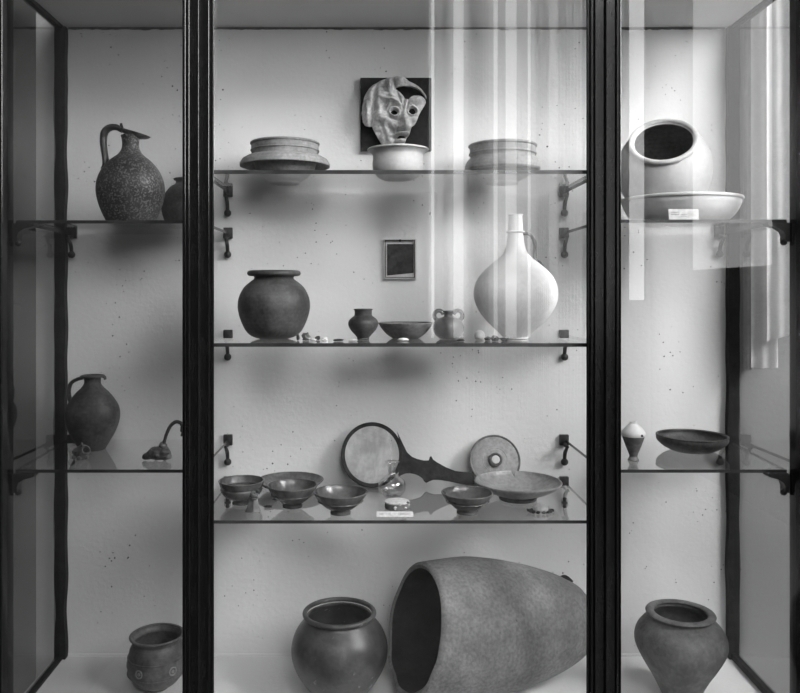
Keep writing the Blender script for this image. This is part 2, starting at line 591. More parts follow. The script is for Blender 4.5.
LM, RM = -0.4416, 0.583           # centres of the two mullions
for name, xc, w in (('post', LM, 0.080), ('post', RM, 0.088), ('corner_post', -0.979, 0.088), ('corner_post', 1.127, 0.088)):
    bm = BM()
    prism_z(bm, post_profile(xc, w, -0.436, -0.508, 0.021 if name == 'post' else 0.0), 0.0, 2.45)
    case_part(name, bm, 'black_wood', True, 25)
for x in (-0.979, 1.128):          # rear stiles, ragged black paint against the plaster
    bm = BM()
    n = 120
    L_, R_ = [], []
    for k in range(n + 1):
        z = FLOOR - 0.004 + (CEIL - FLOOR) * k / n
        L_.append((x - 0.017 - 0.004 * mnoise.noise(Vector((3.1, z * 7, x))), z))
        R_.append((x + 0.017 + 0.005 * mnoise.noise(Vector((9.1, z * 9, x))), z))
    prism_y(bm, L_ + list(reversed(R_)), -0.024, -0.0005)
    case_part('rear_stile', bm, 'rough_black', True, 30)
bm = BM(); box(bm, -1.0, 1.15, -0.50, -0.0005, FLOOR - 0.03, FLOOR); case_part('deck', bm, 'deck', False)
bm = BM(); box(bm, -1.0, 1.15, -0.50, -0.0005, CEIL, CEIL + 0.02); case_part('top_panel', bm, 'deck', False)
bm = BM(); box(bm, -1.0, 1.15, -0.50, -0.46, 0.0, FLOOR - 0.03); case_part('plinth', bm, 'black_wood', False)
bm = BM(); box(bm, -1.0, 1.15, -0.505, -0.465, CEIL + 0.02, CEIL + 0.12); case_part('header_rail', bm, 'black_wood', False)
for x0, x1 in ((-0.935, LM - 0.03), (LM + 0.03, RM - 0.032), (RM + 0.032, 1.083)):
    bm = BM()
    for k, f in enumerate(box(bm, x0 - 0.008, x1 + 0.008, -0.473, -0.467, FLOOR, CEIL)):
        f.material_index = 0 if k == 2 else 1
    case_part('front_pane', bm, ['shade_left_glass' if x1 < 0 else 'shade_right_glass' if x0 > 0 else 'front_glass', 'clear'], False)
for xb, xf in ((-0.981, -0.972), (1.131, 1.119)):   # splayed glass sides
    bm = BM()
    _a, _b, sd = prism_z(bm, [(xb - 0.003, -0.02), (xb + 0.003, -0.02), (xf + 0.003, -0.438), (xf - 0.003, -0.438)], FLOOR + (0.02 if xb > 0 else 0.009), CEIL - 0.012)
    for f in [_a, _b] + sd:
        f.material_index = 1
    sd[1 if xb < 0 else 3].material_index = 0
    case_part('side_pane', bm, ['side_glass', 'clear'], False)
    for z0, z1 in ((FLOOR, FLOOR + (0.02 if xb > 0 else 0.009)), (CEIL - 0.012, CEIL)):
        bm = BM()
        prism_z(bm, [(xb - 0.011, -0.022), (xb + 0.011, -0.022), (xf + 0.011, -0.438), (xf - 0.011, -0.438)], z0, z1)
        case_part('side_rail', bm, 'rough_black', False)
# ragged cement line along the top of the back wall
bm = BM()
n = 300
lo, hi = [], []
for k in range(n + 1):
    x = -0.96 + 2.07 * k / n
    lo.append((x, CEIL - 0.006 - 0.006 * abs(mnoise.noise(Vector((x * 23, 1, 0)))) - 0.004 * abs(mnoise.noise(Vector((x * 90, 5, 0))))))
    hi.append((x, CEIL - 0.0005))
prism_y(bm, lo + list(reversed(hi)), -0.002, -0.0002)
case_part('plaster_joint', bm, 'mid_ware', False)
# thin quirk strip where back wall meets deck
bm = BM(); box(bm, -0.96, 1.11, -0.004, -0.0004, FLOOR, FLOOR + 0.008); case_part('deck_batten', bm, 'deck', False)

# ------------------------------------------------------------------ glass shelves
T = 0.0085


def shelf(outline, z, label, t=T):
    bm = BM()
    f0, f1, side = prism_z(bm, outline, -t / 2, t / 2)
    f0.material_index = 2
    for k, f in enumerate(side):
        f.material_index = 2 if k == 2 else 1
    o = obj('glass_shelf', bm, ['glass', 'glass_edge', 'clear'], smooth=False, loc=(0, 0, z))
    tag(o, label, 'shelf', 'glass shelves in the display case')
    return z + t / 2


CX0, CX1 = -0.452, 0.602
centre = [(CX0, -0.43), (CX1, -0.43), (CX1, -0.016), (CX0, -0.016)]
Z1 = shelf(centre, 1.812, 'top glass shelf of the middle bay, under the mask and flanged bowls', 0.0105)
Z2 = shelf(centre, 1.361, 'middle glass shelf of the central bay, carrying the white flagon', 0.0095)
Z3 = shelf(centre, 0.8995, 'lowest glass shelf of the central bay, carrying bowls and the hand mirror')
leftp = [(-0.932, -0.43), (CX0 - 0.001, -0.43), (CX0 - 0.001, -0.016), (-0.958, -0.016)]
rightp = [(CX1 + 0.001, -0.43), (1.079, -0.43), (1.108, -0.016), (CX1 + 0.001, -0.016)]
ZUL = shelf(leftp, 1.682, 'upper glass shelf of the left bay, under the pitted pitcher')
ZLL = shelf(leftp, 1.032, 'lower glass shelf of the left bay, under the dark one-handled jug')
ZUR = shelf(rightp, 1.684, 'upper glass shelf of the right bay, under the tilted pot and white dish')
ZLR = shelf(rightp, 1.032, 'lower glass shelf of the right bay, under the tiny vase and dark dish')


# ------------------------------------------------------------------ shelf brackets
def make_bracket(label):
    root = thing('shelf_bracket', label, 'bracket', group='black shelf brackets')
    bm = BM(); box(bm, -0.014, 0.014, -0.0145, -0.0005, -0.016, 0.018); bbox_bevel(bm, 0.002); obj('wall_plate', bm, 'iron', root)
    bm = BM()
    tube(bm, [(0, -0.012, -0.012), (0, -0.03, -0.0135), (0, -0.055, -0.0125)], [0.0065, 0.0055, 0.0045], 10, 1.0, 4, up=(0, 0, 1))
    tube(bm, [(0, -0.05, -0.013), (0, -0.036, -0.024), (0, -0.02, -0.038), (0, -0.013, -0.062)], [0.004, 0.0055, 0.006, 0.0055], 10, 1.0, 5, up=(1, 0, 0))
    obj('support_arm', bm, 'iron', root)
    bm = BM(); ball(bm, (0, -0.014, -0.067), 0.0115); obj('ball_finial', bm, 'iron', root)
    return root


brk = make_bracket('black iron bracket under the left end of the top middle shelf')
cols = {'a': wx(72, 0) + 0.004, 'b': wx(228.5, 0), 'c': wx(563.5, 0), 'd': wx(718, 0)}
first = True
for c, z, lab in (
        ('b', 1.812, 'black iron bracket under the left end of the top middle shelf'),
        ('b', 1.682, 'black iron bracket on the wall behind the left post, level with the pitcher shelf'),
        ('b', 1.361, 'black iron bracket at the left end of the shelf with the wide dark jar'),
        ('b', 1.032, 'black iron bracket on the wall up and left of the bowl row'),
        ('b', 0.8995, 'black iron bracket behind the leftmost bowl of the lowest middle shelf'),
        ('c', 1.812, 'black iron bracket under the right end of the top middle shelf'),
        ('c', 1.682, 'black iron bracket up and right of the white flagon handle'),
        ('c', 1.361, 'black iron bracket just right of the white flagon base'),
        ('c', 1.032, 'black iron bracket on the wall up and right of the knobbed lid'),
        ('c', 0.8995, 'black iron bracket beside the right rim of the chipped plate'),
        ('a', 1.682, 'black iron bracket below the pitcher shelf, at the left rear stile'),
        ('a', 1.032, 'black iron bracket behind the dark one-handled jug'),
        ('d', 1.684, 'black iron bracket below the white dish, at the right rear stile'),
        ('d', 1.032, 'black iron bracket behind the dark shallow dish in the right bay')):
    o = brk if first else copy_tree(brk)
    first = False
    o.location = (cols[c], 0, z)
    o['label'] = lab


def post_bracket(x, sgn, z, label):
    """scrolled bracket screwed to the inner face of a front corner post"""
    root = thing('post_bracket', label, 'bracket', (x, -0.445, z), 'curved brackets on the corner posts')
    zt = -T / 2 - 0.0005
    bm = BM()
    out = [(0, zt), (-0.056 * sgn, zt), (-0.056 * sgn, zt - 0.006)]
    out += [(-0.05 * sgn, zt - 0.009), (-0.03 * sgn, zt - 0.014), (-0.016 * sgn, zt - 0.023), (-0.011 * sgn, zt - 0.034), (-0.012 * sgn, zt - 0.046), (0, zt - 0.05)]
    prism_y(bm, out, 0.002, 0.03)
    obj('bracket_arm', bm, 'iron', root, angle=50)
    bm = BM(); ball(bm, (-0.009 * sgn, 0.016, zt - 0.05), 0.009); obj('scroll_end', bm, 'iron', root)
    return root


post_bracket(1.0805, 1, 1.684, 'curved black bracket on the right corner post under the white dish shelf')
post_bracket(1.0805, 1, 1.032, 'curved black bracket on the right corner post under the dark dish shelf')
post_bracket(-0.9345, -1, 1.682, 'curved black bracket on the left corner post under the pitcher shelf')
post_bracket(-0.9345, -1, 1.032, 'curved black bracket on the left corner post under the jug shelf')


# ------------------------------------------------------------------ vessels
def at(px, Y, z):
    return Vector((wx(px, Y), Y, z + 0.0007))


def vessel(name, label, cat, px, Y, z, body, m, th=1.6, rim=None, foot=None, group=None, wob=0.006, floor=None, extra=None, neck=None, n=5, rot=None):
    """body: (half-width, height) in local pixel units at depth Y; rim: (r, h, a, b[, droop]); foot: (r, h)"""
    s = s_at(Y)
    root = thing(name, label, cat, at(px, Y, z), group)
    bm = BM()
    lathe(bm, vessel_profile(body, s, th * s, n, floor), 72, wob=wob, seed=px * 0.37)
    obj('body', bm, m, root)
    if neck:
        bm = BM()
        lathe(bm, vessel_profile(neck, s, th * s, n, 0.002), 64)
        obj('neck', bm, m, root)
    if rim:
        bm = BM()
        ring(bm, rim[0] * s, rim[1] * s, rim[2] * s, rim[3] * s, droop=rim[4] if len(rim) > 4 else 0)
        obj('rim', bm, m, root)
    if foot:
        r, h = foot[:2]
        bm = BM()
        lathe(bm, [(0, 0), (r * s, 0), (r * s * 1.02, h * s * 0.3), (r * s * 0.9, h * s), (0, h * s)], 64)
        obj('foot_ring', bm, m, root)
    return root, s


# --- top middle shelf
def flanged_bowl(px, label, m, k=1.0):
    Y = -0.152
    s = s_at(Y) * k
    V = 0.9
    root = thing('flanged_bowl', label, 'bowl', at(px, Y, Z1), 'flanged bowls on the top shelf')
    bm = BM()
    lathe(bm, vessel_profile([(14, 0), (15.5, 2.5), (17, 3.2), (22, 7), (28, 14), (31, 21), (32, 27), (33, 33), (33.4, 40), (33.2, 44)], s, 2.2 * s, 4), 80, wob=0.006)
    obj('body', bm, m, root)
    bm = BM()
    lathe(bm, [(a * s, b * s) for a, b in ((31, 24.5), (36, 25), (40, 23), (43.2, 18.8), (44.8, 19.2), (44.9, 22), (42.4, 26.6), (37.5, 29.8), (32, 31))], 80, closed=True)
    obj('flange', bm, m, root)
    bm = BM(); ring(bm, 33.1 * s, 44.3 * s, 1.6 * s, 1.5 * s, 80); obj('rim', bm, m, root)
    bm = BM(); ring(bm, 33.4 * s, 36.5 * s, 0.9 * s, 0.9 * s, 80); obj('raised_band', bm, m, root)
    bm = BM(); lathe(bm, [(0, 0), (14.5 * s, 0), (15 * s, 1 * s), (14 * s, 3 * s), (0, 3 * s)], 64); obj('foot_ring', bm, m, root)
    root.scale = (1, 1, V)
    return root


flanged_bowl(285, 'buff flanged bowl at the left end of the top middle shelf', 'flange_ware')
Y = -0.152
s = s_at(Y)
root = thing('collared_bowl', 'pale collared bowl at the right end of the top middle shelf', 'bowl', at(502.5, Y, Z1), 'flanged bowls on the top shelf')
bm = BM()
lathe(bm, vessel_profile([(15, 0), (16, 3), (22, 6), (30, 12), (34, 17), (33, 26), (31.8, 29), (32.4, 34), (32.6, 42)], s, 2.2 * s, 4), 80)
obj('body', bm, 'flange_ware', root)
bm = BM()
lathe(bm, [(a * s, b * s) for a, b in ((32, 14), (36, 14.5), (37.4, 16.5), (37, 21), (35.5, 25), (33.5, 27.5), (31, 28))], 80, closed=True)
obj('flange', bm, 'flange_ware', root)
bm = BM(); ring(bm, 32.4 * s, 42.3 * s, 1.7 * s, 1.8 * s, 80); obj('rim', bm, 'flange_ware', root)
bm = BM(); ring(bm, 32.6 * s, 33.2 * s, 1.0 * s, 1.3 * s, 80); obj('raised_band', bm, 'flange_ware', root)
bm = BM(); lathe(bm, [(0, 0), (15.5 * s, 0), (15.5 * s, 2 * s), (14.5 * s, 3.2 * s), (0, 3.2 * s)], 64); obj('foot_ring', bm, 'flange_ware', root)
root.scale = (1, 1, 0.89)

vessel('small_bowl', 'pale deep bowl with flaring rim standing below the mask', 'bowl', 398, -0.238, Z1,
       [(14, 0), (18, 1.5), (22.5, 5), (25.0, 10), (25.6, 16), (25.0, 22), (25.4, 25), (27.6, 27.6), (29.6, 29.4)], 'light_ware', 1.5,
       rim=(29.3, 29.8, 1.5, 1.2), foot=(13.5, 1.2))

# --- middle shelf, centre bay
vessel('storage_jar', 'wide dark grey jar with thick collar rim, left on the middle shelf', 'jar', 274, -0.25, Z2,
       [(14, 0), (22, 2.6), (28, 8), (32.8, 18), (35.3, 27), (35.9, 34), (34.6, 42), (30, 51), (24, 56.5), (20, 59.5), (19.6, 61.5), (22, 63)], 'dark_ware', 1.8,
       rim=(23.5, 65.3, 3.2, 2.9), foot=(13.5, 1.2))
vessel('small_jar', 'small dark globular jar with short wide neck, left of the shallow dish', 'jar', 363.2, -0.272, Z2,
       [(5.5, 0), (6, 1.5), (8, 4), (12.5, 9), (14.9, 14), (14.4, 18.5), (11, 22), (9, 23.5), (8.6, 26), (8.8, 29.5)], 'dark_ware', 1.1,
       rim=(8.9, 29.6, 0.8, 0.7), foot=(6.2, 1.5))
vessel('shallow_dish', 'shallow grey dish with slanting sides on the middle shelf', 'dish', 405.5, -0.228, Z2,
       [(13, 0), (15, 1), (20, 5), (25, 11), (27, 15)], 'mid_ware', 1.3, rim=(26.6, 15, 0.9, 0.8), foot=(12.8, 1.0))
root, s = vessel('two_handled_pot', 'small round pot with two ring handles and narrow neck', 'pot', 448.4, -0.265, Z2,
                 [(6.5, 0), (10.5, 1.6), (14.3, 6), (15.7, 11.3), (14.6, 16.4), (11, 20), (6.5, 21.7), (4.4, 22.6), (4.2, 25), (5.4, 27.6)], 'dark_ware_smooth', 1.0,
                 rim=(5.2, 27.6, 1.0, 0.8))
for sg in (-1, 1):
    bm = BM()
    c = (sg * 9.4, 23.4)
    tube(bm, [((c[0] + sg * 4.6 * math.cos(a)) * s, 0, (c[1] + 4.9 * math.sin(a)) * s) for a in [math.radians(d) for d in (165, 125, 85, 45, 5, -35, -75, -100)]],
         [2.1 * s] * 8, 12, 1.5)
    obj('handle', bm, 'dark_ware_smooth', root)

root, s = vessel('flagon', 'large white pear-shaped flagon with narrow neck and strap handle', 'flagon', 515.6, -0.24, Z2,
                 [(12.5, 0), (13, 2), (17, 6), (23, 12), (30, 19), (36.5, 28), (40.8, 38), (41.8, 46), (40.6, 54), (37, 62), (31.5, 69), (25, 75), (18, 80.5), (12.5, 86), (9.8, 92), (8.4, 99), (7.6, 107), (7.0, 117), (6.6, 126)],
                 'white_ware', 1.5, rim=(6.6, 125.8, 0.8, 0.7), foot=(12.6, 2), n=4)
bm = BM(); ring(bm, 7.2 * s, 108.5 * s, 2.2 * s, 1.2 * s); obj('neck_collar', bm, 'white_ware', root)
bm = BM()
tube(bm, [(7 * s, 0, 107 * s), (13 * s, 0, 106.5 * s), (17.6 * s, 0, 102 * s), (19.6 * s, 0, 94 * s), (19.4 * s, 0, 87 * s), (19.5 * s, 0, 80 * s), (23 * s, 0, 75 * s)],
     [1.9 * s, 1.7 * s, 1.8 * s, 2.0 * s, 2.0 * s, 2.0 * s, 1.8 * s], 10, 2.2)
root.scale = (1, 1, 0.98)
obj('strap_handle', bm, 'mid_ware', root)['label'] = 'dark grey strap handle'
bm = BM()
tube(bm, [(20 * s, 0, 80.5 * s), (25 * s, 0, 77 * s), (30 * s, 0, 72 * s)], [1.2 * s, 1.5 * s, 0.7 * s], 8, 2.4)
obj('handle_stump', bm, 'mid_ware', root)

# small finds strewn along the middle shelf
def find(name, label, cat, px, Y, z, r, m, sx=1, sy=1, sz=1, amp=0.25, seed=0.0, group='small finds on the middle shelf'):
    s = s_at(Y)
    bm = BM()
    lump(bm, (0, 0, 0), r * s, sx, sy, sz, amp, 1.7, seed)
    lo = min(v.co.z for v in bm.verts)
    cut = lo + 0.25 * r * s * sz
    for v in bm.verts:
        if v.co.z < cut:
            v.co.z = cut
        v.co.z -= cut
    o = obj(name, bm, m, loc=at(px, Y, z))
    return tag(o, label, cat, group)


find('clay_ball', 'small pale round ball at the foot of the white flagon', 'ball', 479.6, -0.30, Z2, 5.4, 'light_ware', amp=0.03, seed=1)
find('shard', 'dark upright shard beside the foot of the wide dark jar', 'shard', 298, -0.33, Z2, 2.4, 'bronze', 0.7, 0.7, 1.5, 0.4, 2)
find('shard', 'pointed two-tone shard, second along from the wide dark jar', 'shard', 306, -0.335, Z2, 3.4, 'bronze_light', 1.1, 0.8, 1.2, 0.6, 3.3)
find('shard', 'small pale shard third along from the wide dark jar', 'shard', 313.5, -0.35, Z2, 2.4, 'bone', 1.3, 0.9, 0.6, 0.4, 4.1)
find('shard', 'dark slanting sliver fourth along from the wide dark jar', 'shard', 317.5, -0.31, Z2, 2.3, 'bronze', 1.2, 0.8, 0.9, 0.5, 5.7)
find('shard', 'pale crumb lying midway between the wide jar and the small jar', 'shard', 324.5, -0.34, Z2, 2.4, 'bone', 1.4, 0.9, 0.8, 0.5, 6.9)
find('shard', 'flat black oval fragment left of the small dark jar', 'shard', 338.6, -0.36, Z2, 4.2, 'bronze', 1.3, 0.9, 0.32, 0.2, 7.7)
find('shard', 'flat white chip right in front of the small dark jar', 'shard', 353, -0.37, Z2, 4.0, 'bone', 1.25, 0.9, 0.35, 0.2, 8.2)
find('shard', 'flat pale disc fragment in front of the shallow grey dish', 'shard', 403, -0.355, Z2, 4.6, 'bone', 1.25, 0.9, 0.4, 0.15, 9.4)
find('shard', 'flat dark chip in front of the two-handled pot', 'shard', 460.5, -0.37, Z2, 3.2, 'bronze', 1.3, 0.9, 0.4, 0.25, 10.4)
find('shard', 'dark crumb just right of the pale round ball', 'shard', 487.5, -0.335, Z2, 2.6, 'bronze_light', 1.2, 0.9, 0.8, 0.5, 11.3)
find('shard', 'knobbly dark fragment at the left foot of the white flagon', 'shard', 494.8, -0.355, Z2, 3.3, 'bronze_light', 1.1, 0.9, 1.0, 0.6, 12.9)
find('shard', 'small mottled fragment in front of the flagon base', 'shard', 504, -0.36, Z2, 2.8, 'bronze_light', 1.5, 0.9, 0.7, 0.6, 13.6)


# --- lowest shelf, centre bay: four small bowls
def footed_bowl(px, Y, hw, h, foot_r, label, m='bowl_ware', carinate=False):
    s = s_at(Y)
    root = thing('footed_bowl', label, 'bowl', at(px, Y, Z3), 'small footed bowls on the lowest shelf')
    k = hw
    if carinate:
        body = [(foot_r, 4), (foot_r + 3, 5), (k * 0.72, 7.5), (k * 0.88, 11.5), (k * 0.93, 14.5), (k * 0.9, 16), (k * 0.95, 18), (k, h)]
    else:
        body = [(foot_r, 4), (foot_r + 2, 4.8), (k * 0.62, 8), (k * 0.78, 12), (k * 0.9, h * 0.75), (k * 0.97, h * 0.9), (k, h)]
    bm = BM(); lathe(bm, vessel_profile(body, s, 1.3 * s, 5), 80, wob=0.004, seed=px); obj('body', bm, m, root)
    bm = BM(); ring(bm, (k - 0.5) * s, h * s, 0.95 * s, 0.8 * s, 80); obj('rim', bm, m, root)
    bm = BM(); lathe(bm, [(0, 0), (foot_r * 1.03 * s, 0), (foot_r * 1.05 * s, 1.5 * s), (foot_r * 0.9 * s, 3 * s), (foot_r * 0.95 * s, 4.6 * s), (0, 4.8 * s)], 64); obj('foot_ring', bm, m, root)
    bm = BM(); ring(bm, k * 0.83 * s, h * 0.6 * s, 0.7 * s, 0.5 * s, 80); obj('moulding', bm, m, root)
    return root


footed_bowl(241.5, -0.268, 22.5, 22.5, 9, 'dark footed bowl at the far left end of the bowl row', carinate=True)
footed_bowl(292.5, -0.302, 25.2, 21.5, 9.5, 'dark footed bowl second from the left, in front of the flat plate')
footed_bowl(340.5, -0.368, 26.8, 21.5, 9.8, 'shiny footed bowl third from left, below the hand mirror ring')
footed_bowl(467.3, -0.362, 25.6, 20, 10.3, 'dark footed bowl in front of the chipped plate')
vessel('plate', 'wide flat dark plate standing behind the second bowl', 'plate', 290.5, -0.118, Z3,
       [(14, 0), (16, 1), (24, 3.6), (30, 6.8), (32.5, 10)], 'bowl_ware', 1.3, rim=(32.2, 10, 1.0, 0.8), foot=(14, 1.5))

# large chipped plate
Y = -0.222
s = s_at(Y)
root = thing('chipped_plate', 'large grey plate with a chipped rim, right end of the lowest shelf', 'plate', at(517.8, Y, Z3))
bm = BM()
lathe(bm, vessel_profile([(18, 4), (21, 5), (28, 7.4), (36, 11), (41, 14.5), (43, 17.5)], s, 1.5 * s, 5), 240)
# the chip: a V bitten out of the rear rim
ang0 = math.radians(86)
for v in bm.verts:
    r = math.hypot(v.co.x, v.co.y)
    d = abs(math.atan2(v.co.y, v.co.x) - ang0)
    if r > 34 * s and d < 0.045:
        cutz = (11.5 + 6.5 * d / 0.045) * s
        if v.co.z > cutz:
            v.co.z = cutz
obj('body', bm, 'plate_ware', root)
bm = BM()
n = 110
pts = []
for k in range(n + 1):
    a = ang0 + 0.045 + (2 * math.pi - 0.09) * k / n
    pts.append((42.6 * s * math.cos(a), 42.6 * s * math.sin(a), 17.5 * s))
tube(bm, pts, [0.9 * s] * len(pts), 8, 1.0, 1, up=(0, 0, 1))
obj('rim', bm, 'plate_ware', root)
bm = BM(); lathe(bm, [(0, 0), (18.5 * s, 0), (19 * s, 1.6 * s), (17.6 * s, 4.4 * s), (0, 4.6 * s)], 64); obj('foot_ring', bm, 'bowl_ware', root)

# knobbed lid leaning on the wall
Rl = 0.0785
root = thing('knobbed_lid', 'round grey lid with central knob leaning against the wall', 'lid', (wx(494.4, -0.045), -0.078, Z3))
tilt = math.radians(20)
root.rotation_euler = (math.radians(90) - tilt, 0, 0)


def lid_part(name, prof, m):
    bm = BM()
    lathe(bm, prof, 96, Matrix.Translation((0, Rl, 0)))
    return obj(name, bm, m, root)


lid_part('disc', [(0, 0), (Rl * 0.97, 0), (Rl, 0.003), (Rl * 0.97, 0.0045), (Rl * 0.8, 0.0075), (Rl * 0.5, 0.0105), (0, 0.012)], 'lid_ware')
bm = BM(); ring(bm, Rl * 0.965, 0.005, 0.0032, 0.0036, 96, mat=Matrix.Translation((0, Rl, 0))); obj('rim', bm, 'mid_ware', root)
bm = BM(); ring(bm, Rl * 0.48, 0.0105, 0.0012, 0.0012, 80, mat=Matrix.Translation((0, Rl, 0))); obj('turned_ring', bm, 'lid_ware', root)
lid_part('knob', [(0, 0.008), (0.018, 0.008), (0.0175, 0.012), (0.019, 0.018), (0.021, 0.0205), (0.0205, 0.0235), (0.017, 0.0245), (0.014, 0.0225), (0, 0.0215)], 'dark_ware')
lid_part('knob_centre', [(0, 0.021), (0.0125, 0.0225), (0.0115, 0.0245), (0.004, 0.0245), (0, 0.024)], 'light_ware')

# hand mirror leaning on the wall
Ym = -0.075
sm = s_at(Ym)
root = thing('hand_mirror', 'broken hand mirror with dark ring and long scrolled handle leaning on wall', 'mirror', (wx(372, Ym), -0.094, Z3 + 0.0005))
root.rotation_euler = (math.radians(-19), 0, 0)
Rm = 33.2 * sm * 0.98
bm = BM()
prof = [(Rm - 0.0125, -0.003), (Rm - 0.0015, -0.004), (Rm, 0.0), (Rm - 0.0015, 0.004), (Rm - 0.0125, 0.003)]
mt = Matrix.Translation((0, 0, Rm)) @ Matrix.Rotation(math.radians(90), 4, 'X') @ Matrix.Diagonal((0.955, 1, 1, 1))
lathe(bm, prof, 96, mt, closed=True)
obj('ring_frame', bm, 'bronze_flat', root)
bm = BM()
out = []
for k in range(90):
    a = 2 * math.pi * k / 90
    rr = Rm - 0.010
    dd = math.degrees(a)
    if dd < 62 or dd > 300:            # ragged broken edge towards the handle
        w_ = dd if dd < 62 else dd - 360
        fall = math.cos(math.radians((w_ - 1) * 90 / 61)) if abs(w_ - 1) < 61 else 0
        rr -= 0.024 * fall * (1 + 0.45 * mnoise.noise(Vector((dd * 0.09, 2.2, 0))))
    out.append((0.955 * rr * math.cos(a), Rm + rr * math.sin(a)))
prism_y(bm, out, -0.001, 0.001)
obj('mirror_sheet', bm, 'mirror_sheet', root)['label'] = 'grey corroded sheet with a ragged broken edge'
bm = BM()
hp = [(60, 118), (80, 160), (95, 190), (112, 205), (130, 212), (152, 217), (170, 217), (174, 205), (179, 202), (185, 214), (200, 224), (230, 240), (262, 252), (290, 255), (322, 256), (327, 270), (326, 296), (300, 297), (270, 292), (240, 286), (205, 281), (184, 281), (170, 286), (160, 291), (153, 286), (147, 276), (136, 268), (120, 262), (104, 259), (88, 260), (74, 265), (62, 274), (64, 255), (73, 225), (75, 195), (72, 165)]
hx = [(((380 + x / 3.478) - 372) * sm, (488.2 - (400 + y / 3.478)) * sm * 1.03) for x, y in hp]
prism_y(bm, hx, -0.003, 0.003)
obj('handle', bm, 'bronze_flat', root, angle=30)
bm = BM(); lathe(bm, [(0, -0.004), (0.004, -0.004), (0.003, -0.006), (0, -0.0065)], 20, Matrix.Translation((0.30, 0, 0.05)) @ Matrix.Rotation(math.radians(90), 4, 'X')); bm.free()

# small glass flask
Y = -0.20
s = s_at(Y)
root = thing('glass_flask', 'small clear glass flask with round body in front of the mirror', 'flask', at(392, Y, Z3))
bm = BM()
lathe(bm, [(p.x, p.y) for p in smooth_pts([(0.001, 0.5 * s), (7 * s, 0.3 * s), (12 * s, 4 * s), (14 * s, 10 * s), (12.6 * s, 16 * s), (7.5 * s, 20.5 * s), (4.4 * s, 24 * s), (4.2 * s, 29 * s), (5.2 * s, 33 * s), (7 * s, 35.2 * s)], 5)], 64)
obj('body', bm, 'flask_glass', root)
bm = BM(); ring(bm, 6.6 * s, 35.2 * s, 0.9 * s, 0.7 * s); obj('rim', bm, 'flask_glass', root)
bm = BM(); lathe(bm, [(0, 0), (6 * s, 0), (6.6 * s, 0.8 * s), (5.5 * s, 1.6 * s), (0, 1.2 * s)], 48); obj('foot_ring', bm, 'flask_glass', root)

# pale round box with crumbled top
Y = -0.315
s = s_at(Y)
root = thing('round_box', 'low round box with pale crumbled top in front of the flask', 'box', at(397.4, Y, Z3))
bm = BM(); lathe(bm, [(0, 0), (12.4 * s, 0), (12.8 * s, 1 * s), (12.6 * s, 5.6 * s), (11.4 * s, 6.4 * s), (0, 6.4 * s)], 64, wob=0.02); obj('body', bm, 'mid_ware', root)
bm = BM(); lathe(bm, [(0, 6.2 * s), (12.2 * s, 6.0 * s), (12.4 * s, 6.9 * s), (10 * s, 7.4 * s), (0, 7.2 * s)], 64, wob=0.04); obj('lid', bm, 'bone', root)
for k in range(12):
    a = -1.9 + 2.3 * random.random(); rr = 12.4 * s * (0.9 + 0.14 * random.random())
    bm = BM(); lump(bm, (rr * math.cos(a), rr * math.sin(a), (2.0 + 5.0 * random.random()) * s), 1.5 * s, 1, 0.8, 0.8, 0.5, 1.7, k * 1.3, 2)
    obj('crumb', bm, 'bone' if k % 3 else 'bronze', root)


def card(px, Y, z, w, h, label, lean, tilted_lines):
    s = s_at(Y)
    root = thing('label_card', label, 'label', at(px, Y, z + 0.0009), 'white label cards')
    root.rotation_euler = (-lean, 0, 0)
    bm = BM(); box(bm, -w * s / 2, w * s / 2, 0, 0.0008, 0, h * s); obj('card', bm, 'paper', root, smooth=False)
    for (x0, x1, zz, th) in tilted_lines:
        bm = BM()
        x = x0
        while x < x1 - 0.3:
            ww = random.uniform(0.5, 1.5)
            box(bm, (x - w / 2) * s, (min(x + ww, x1) - w / 2) * s, -0.0004, 0.0001, (zz - th / 2) * s, (zz + th / 2) * s)
            x += ww + random.uniform(0.25, 0.6)
        obj('writing_line', bm, 'ink', root, smooth=False)
    return root


card(395, -0.405, Z3, 37, 9.5, 'narrow white label card on the lowest shelf before the round box', math.radians(72), [(3, 7, 5, 1.2), (12, 15, 5, 1.0), (22, 33, 5, 0.8)])

# split bronze mount
Y = -0.355
s = s_at(Y)
root = thing('bronze_mount', 'small bronze mount with two splayed legs before the leftmost bowl', 'mount', at(253.5, Y, Z3))
for sg, m, xo in ((-1, 'bronze_light', -4.2), (1, 'lid_ware', 3.6)):
    bm = BM()
    out = [(xo * s - 4.2 * s, 0), (xo * s + 3.4 * s * (1 if sg < 0 else 1.1), 0), (1.6 * s + sg * 0.9 * s, 15 * s), (sg * 1.4 * s + 0.4 * s - 1.6 * s, 15 * s)]
    prism_y(bm, out, -2.2 * s, 2.2 * s)
    bmesh.ops.bevel(bm, geom=list(bm.edges), offset=0.5 * s, segments=2, affect='EDGES')
    obj('splayed_leg', bm, m, root)
bm = BM(); lump(bm, (0.4 * s, 0, 17 * s), 4.2 * s, 1.0, 0.8, 0.9, 0.4, 1.8, 3.0); obj('ornament_head', bm, 'bronze_light', root)
bm = BM(); ball(bm, (4.0 * s, 0, 20.5 * s), 2.0 * s); obj('knob', bm, 'bronze', root)
bm = BM(); ring(bm, 3.2 * s, 13.5 * s, 1.0 * s, 1.1 * s, 32, 8); obj('binding_ring', bm, 'bronze_light', root)
find('shard', 'flat black fragment on the shelf between the two left bowls', 'shard', 268.2, -0.31, Z3, 3.6, 'bronze', 1.2, 0.8, 0.35, 0.15, 3.8, 'small fragments between the left bowls')
find('shard', 'tiny dark crumb beside the foot of the second bowl', 'shard', 275.4, -0.235, Z3, 2.2, 'bronze', 1.2, 0.9, 0.5, 0.2, 6.2, 'small fragments between the left bowls')

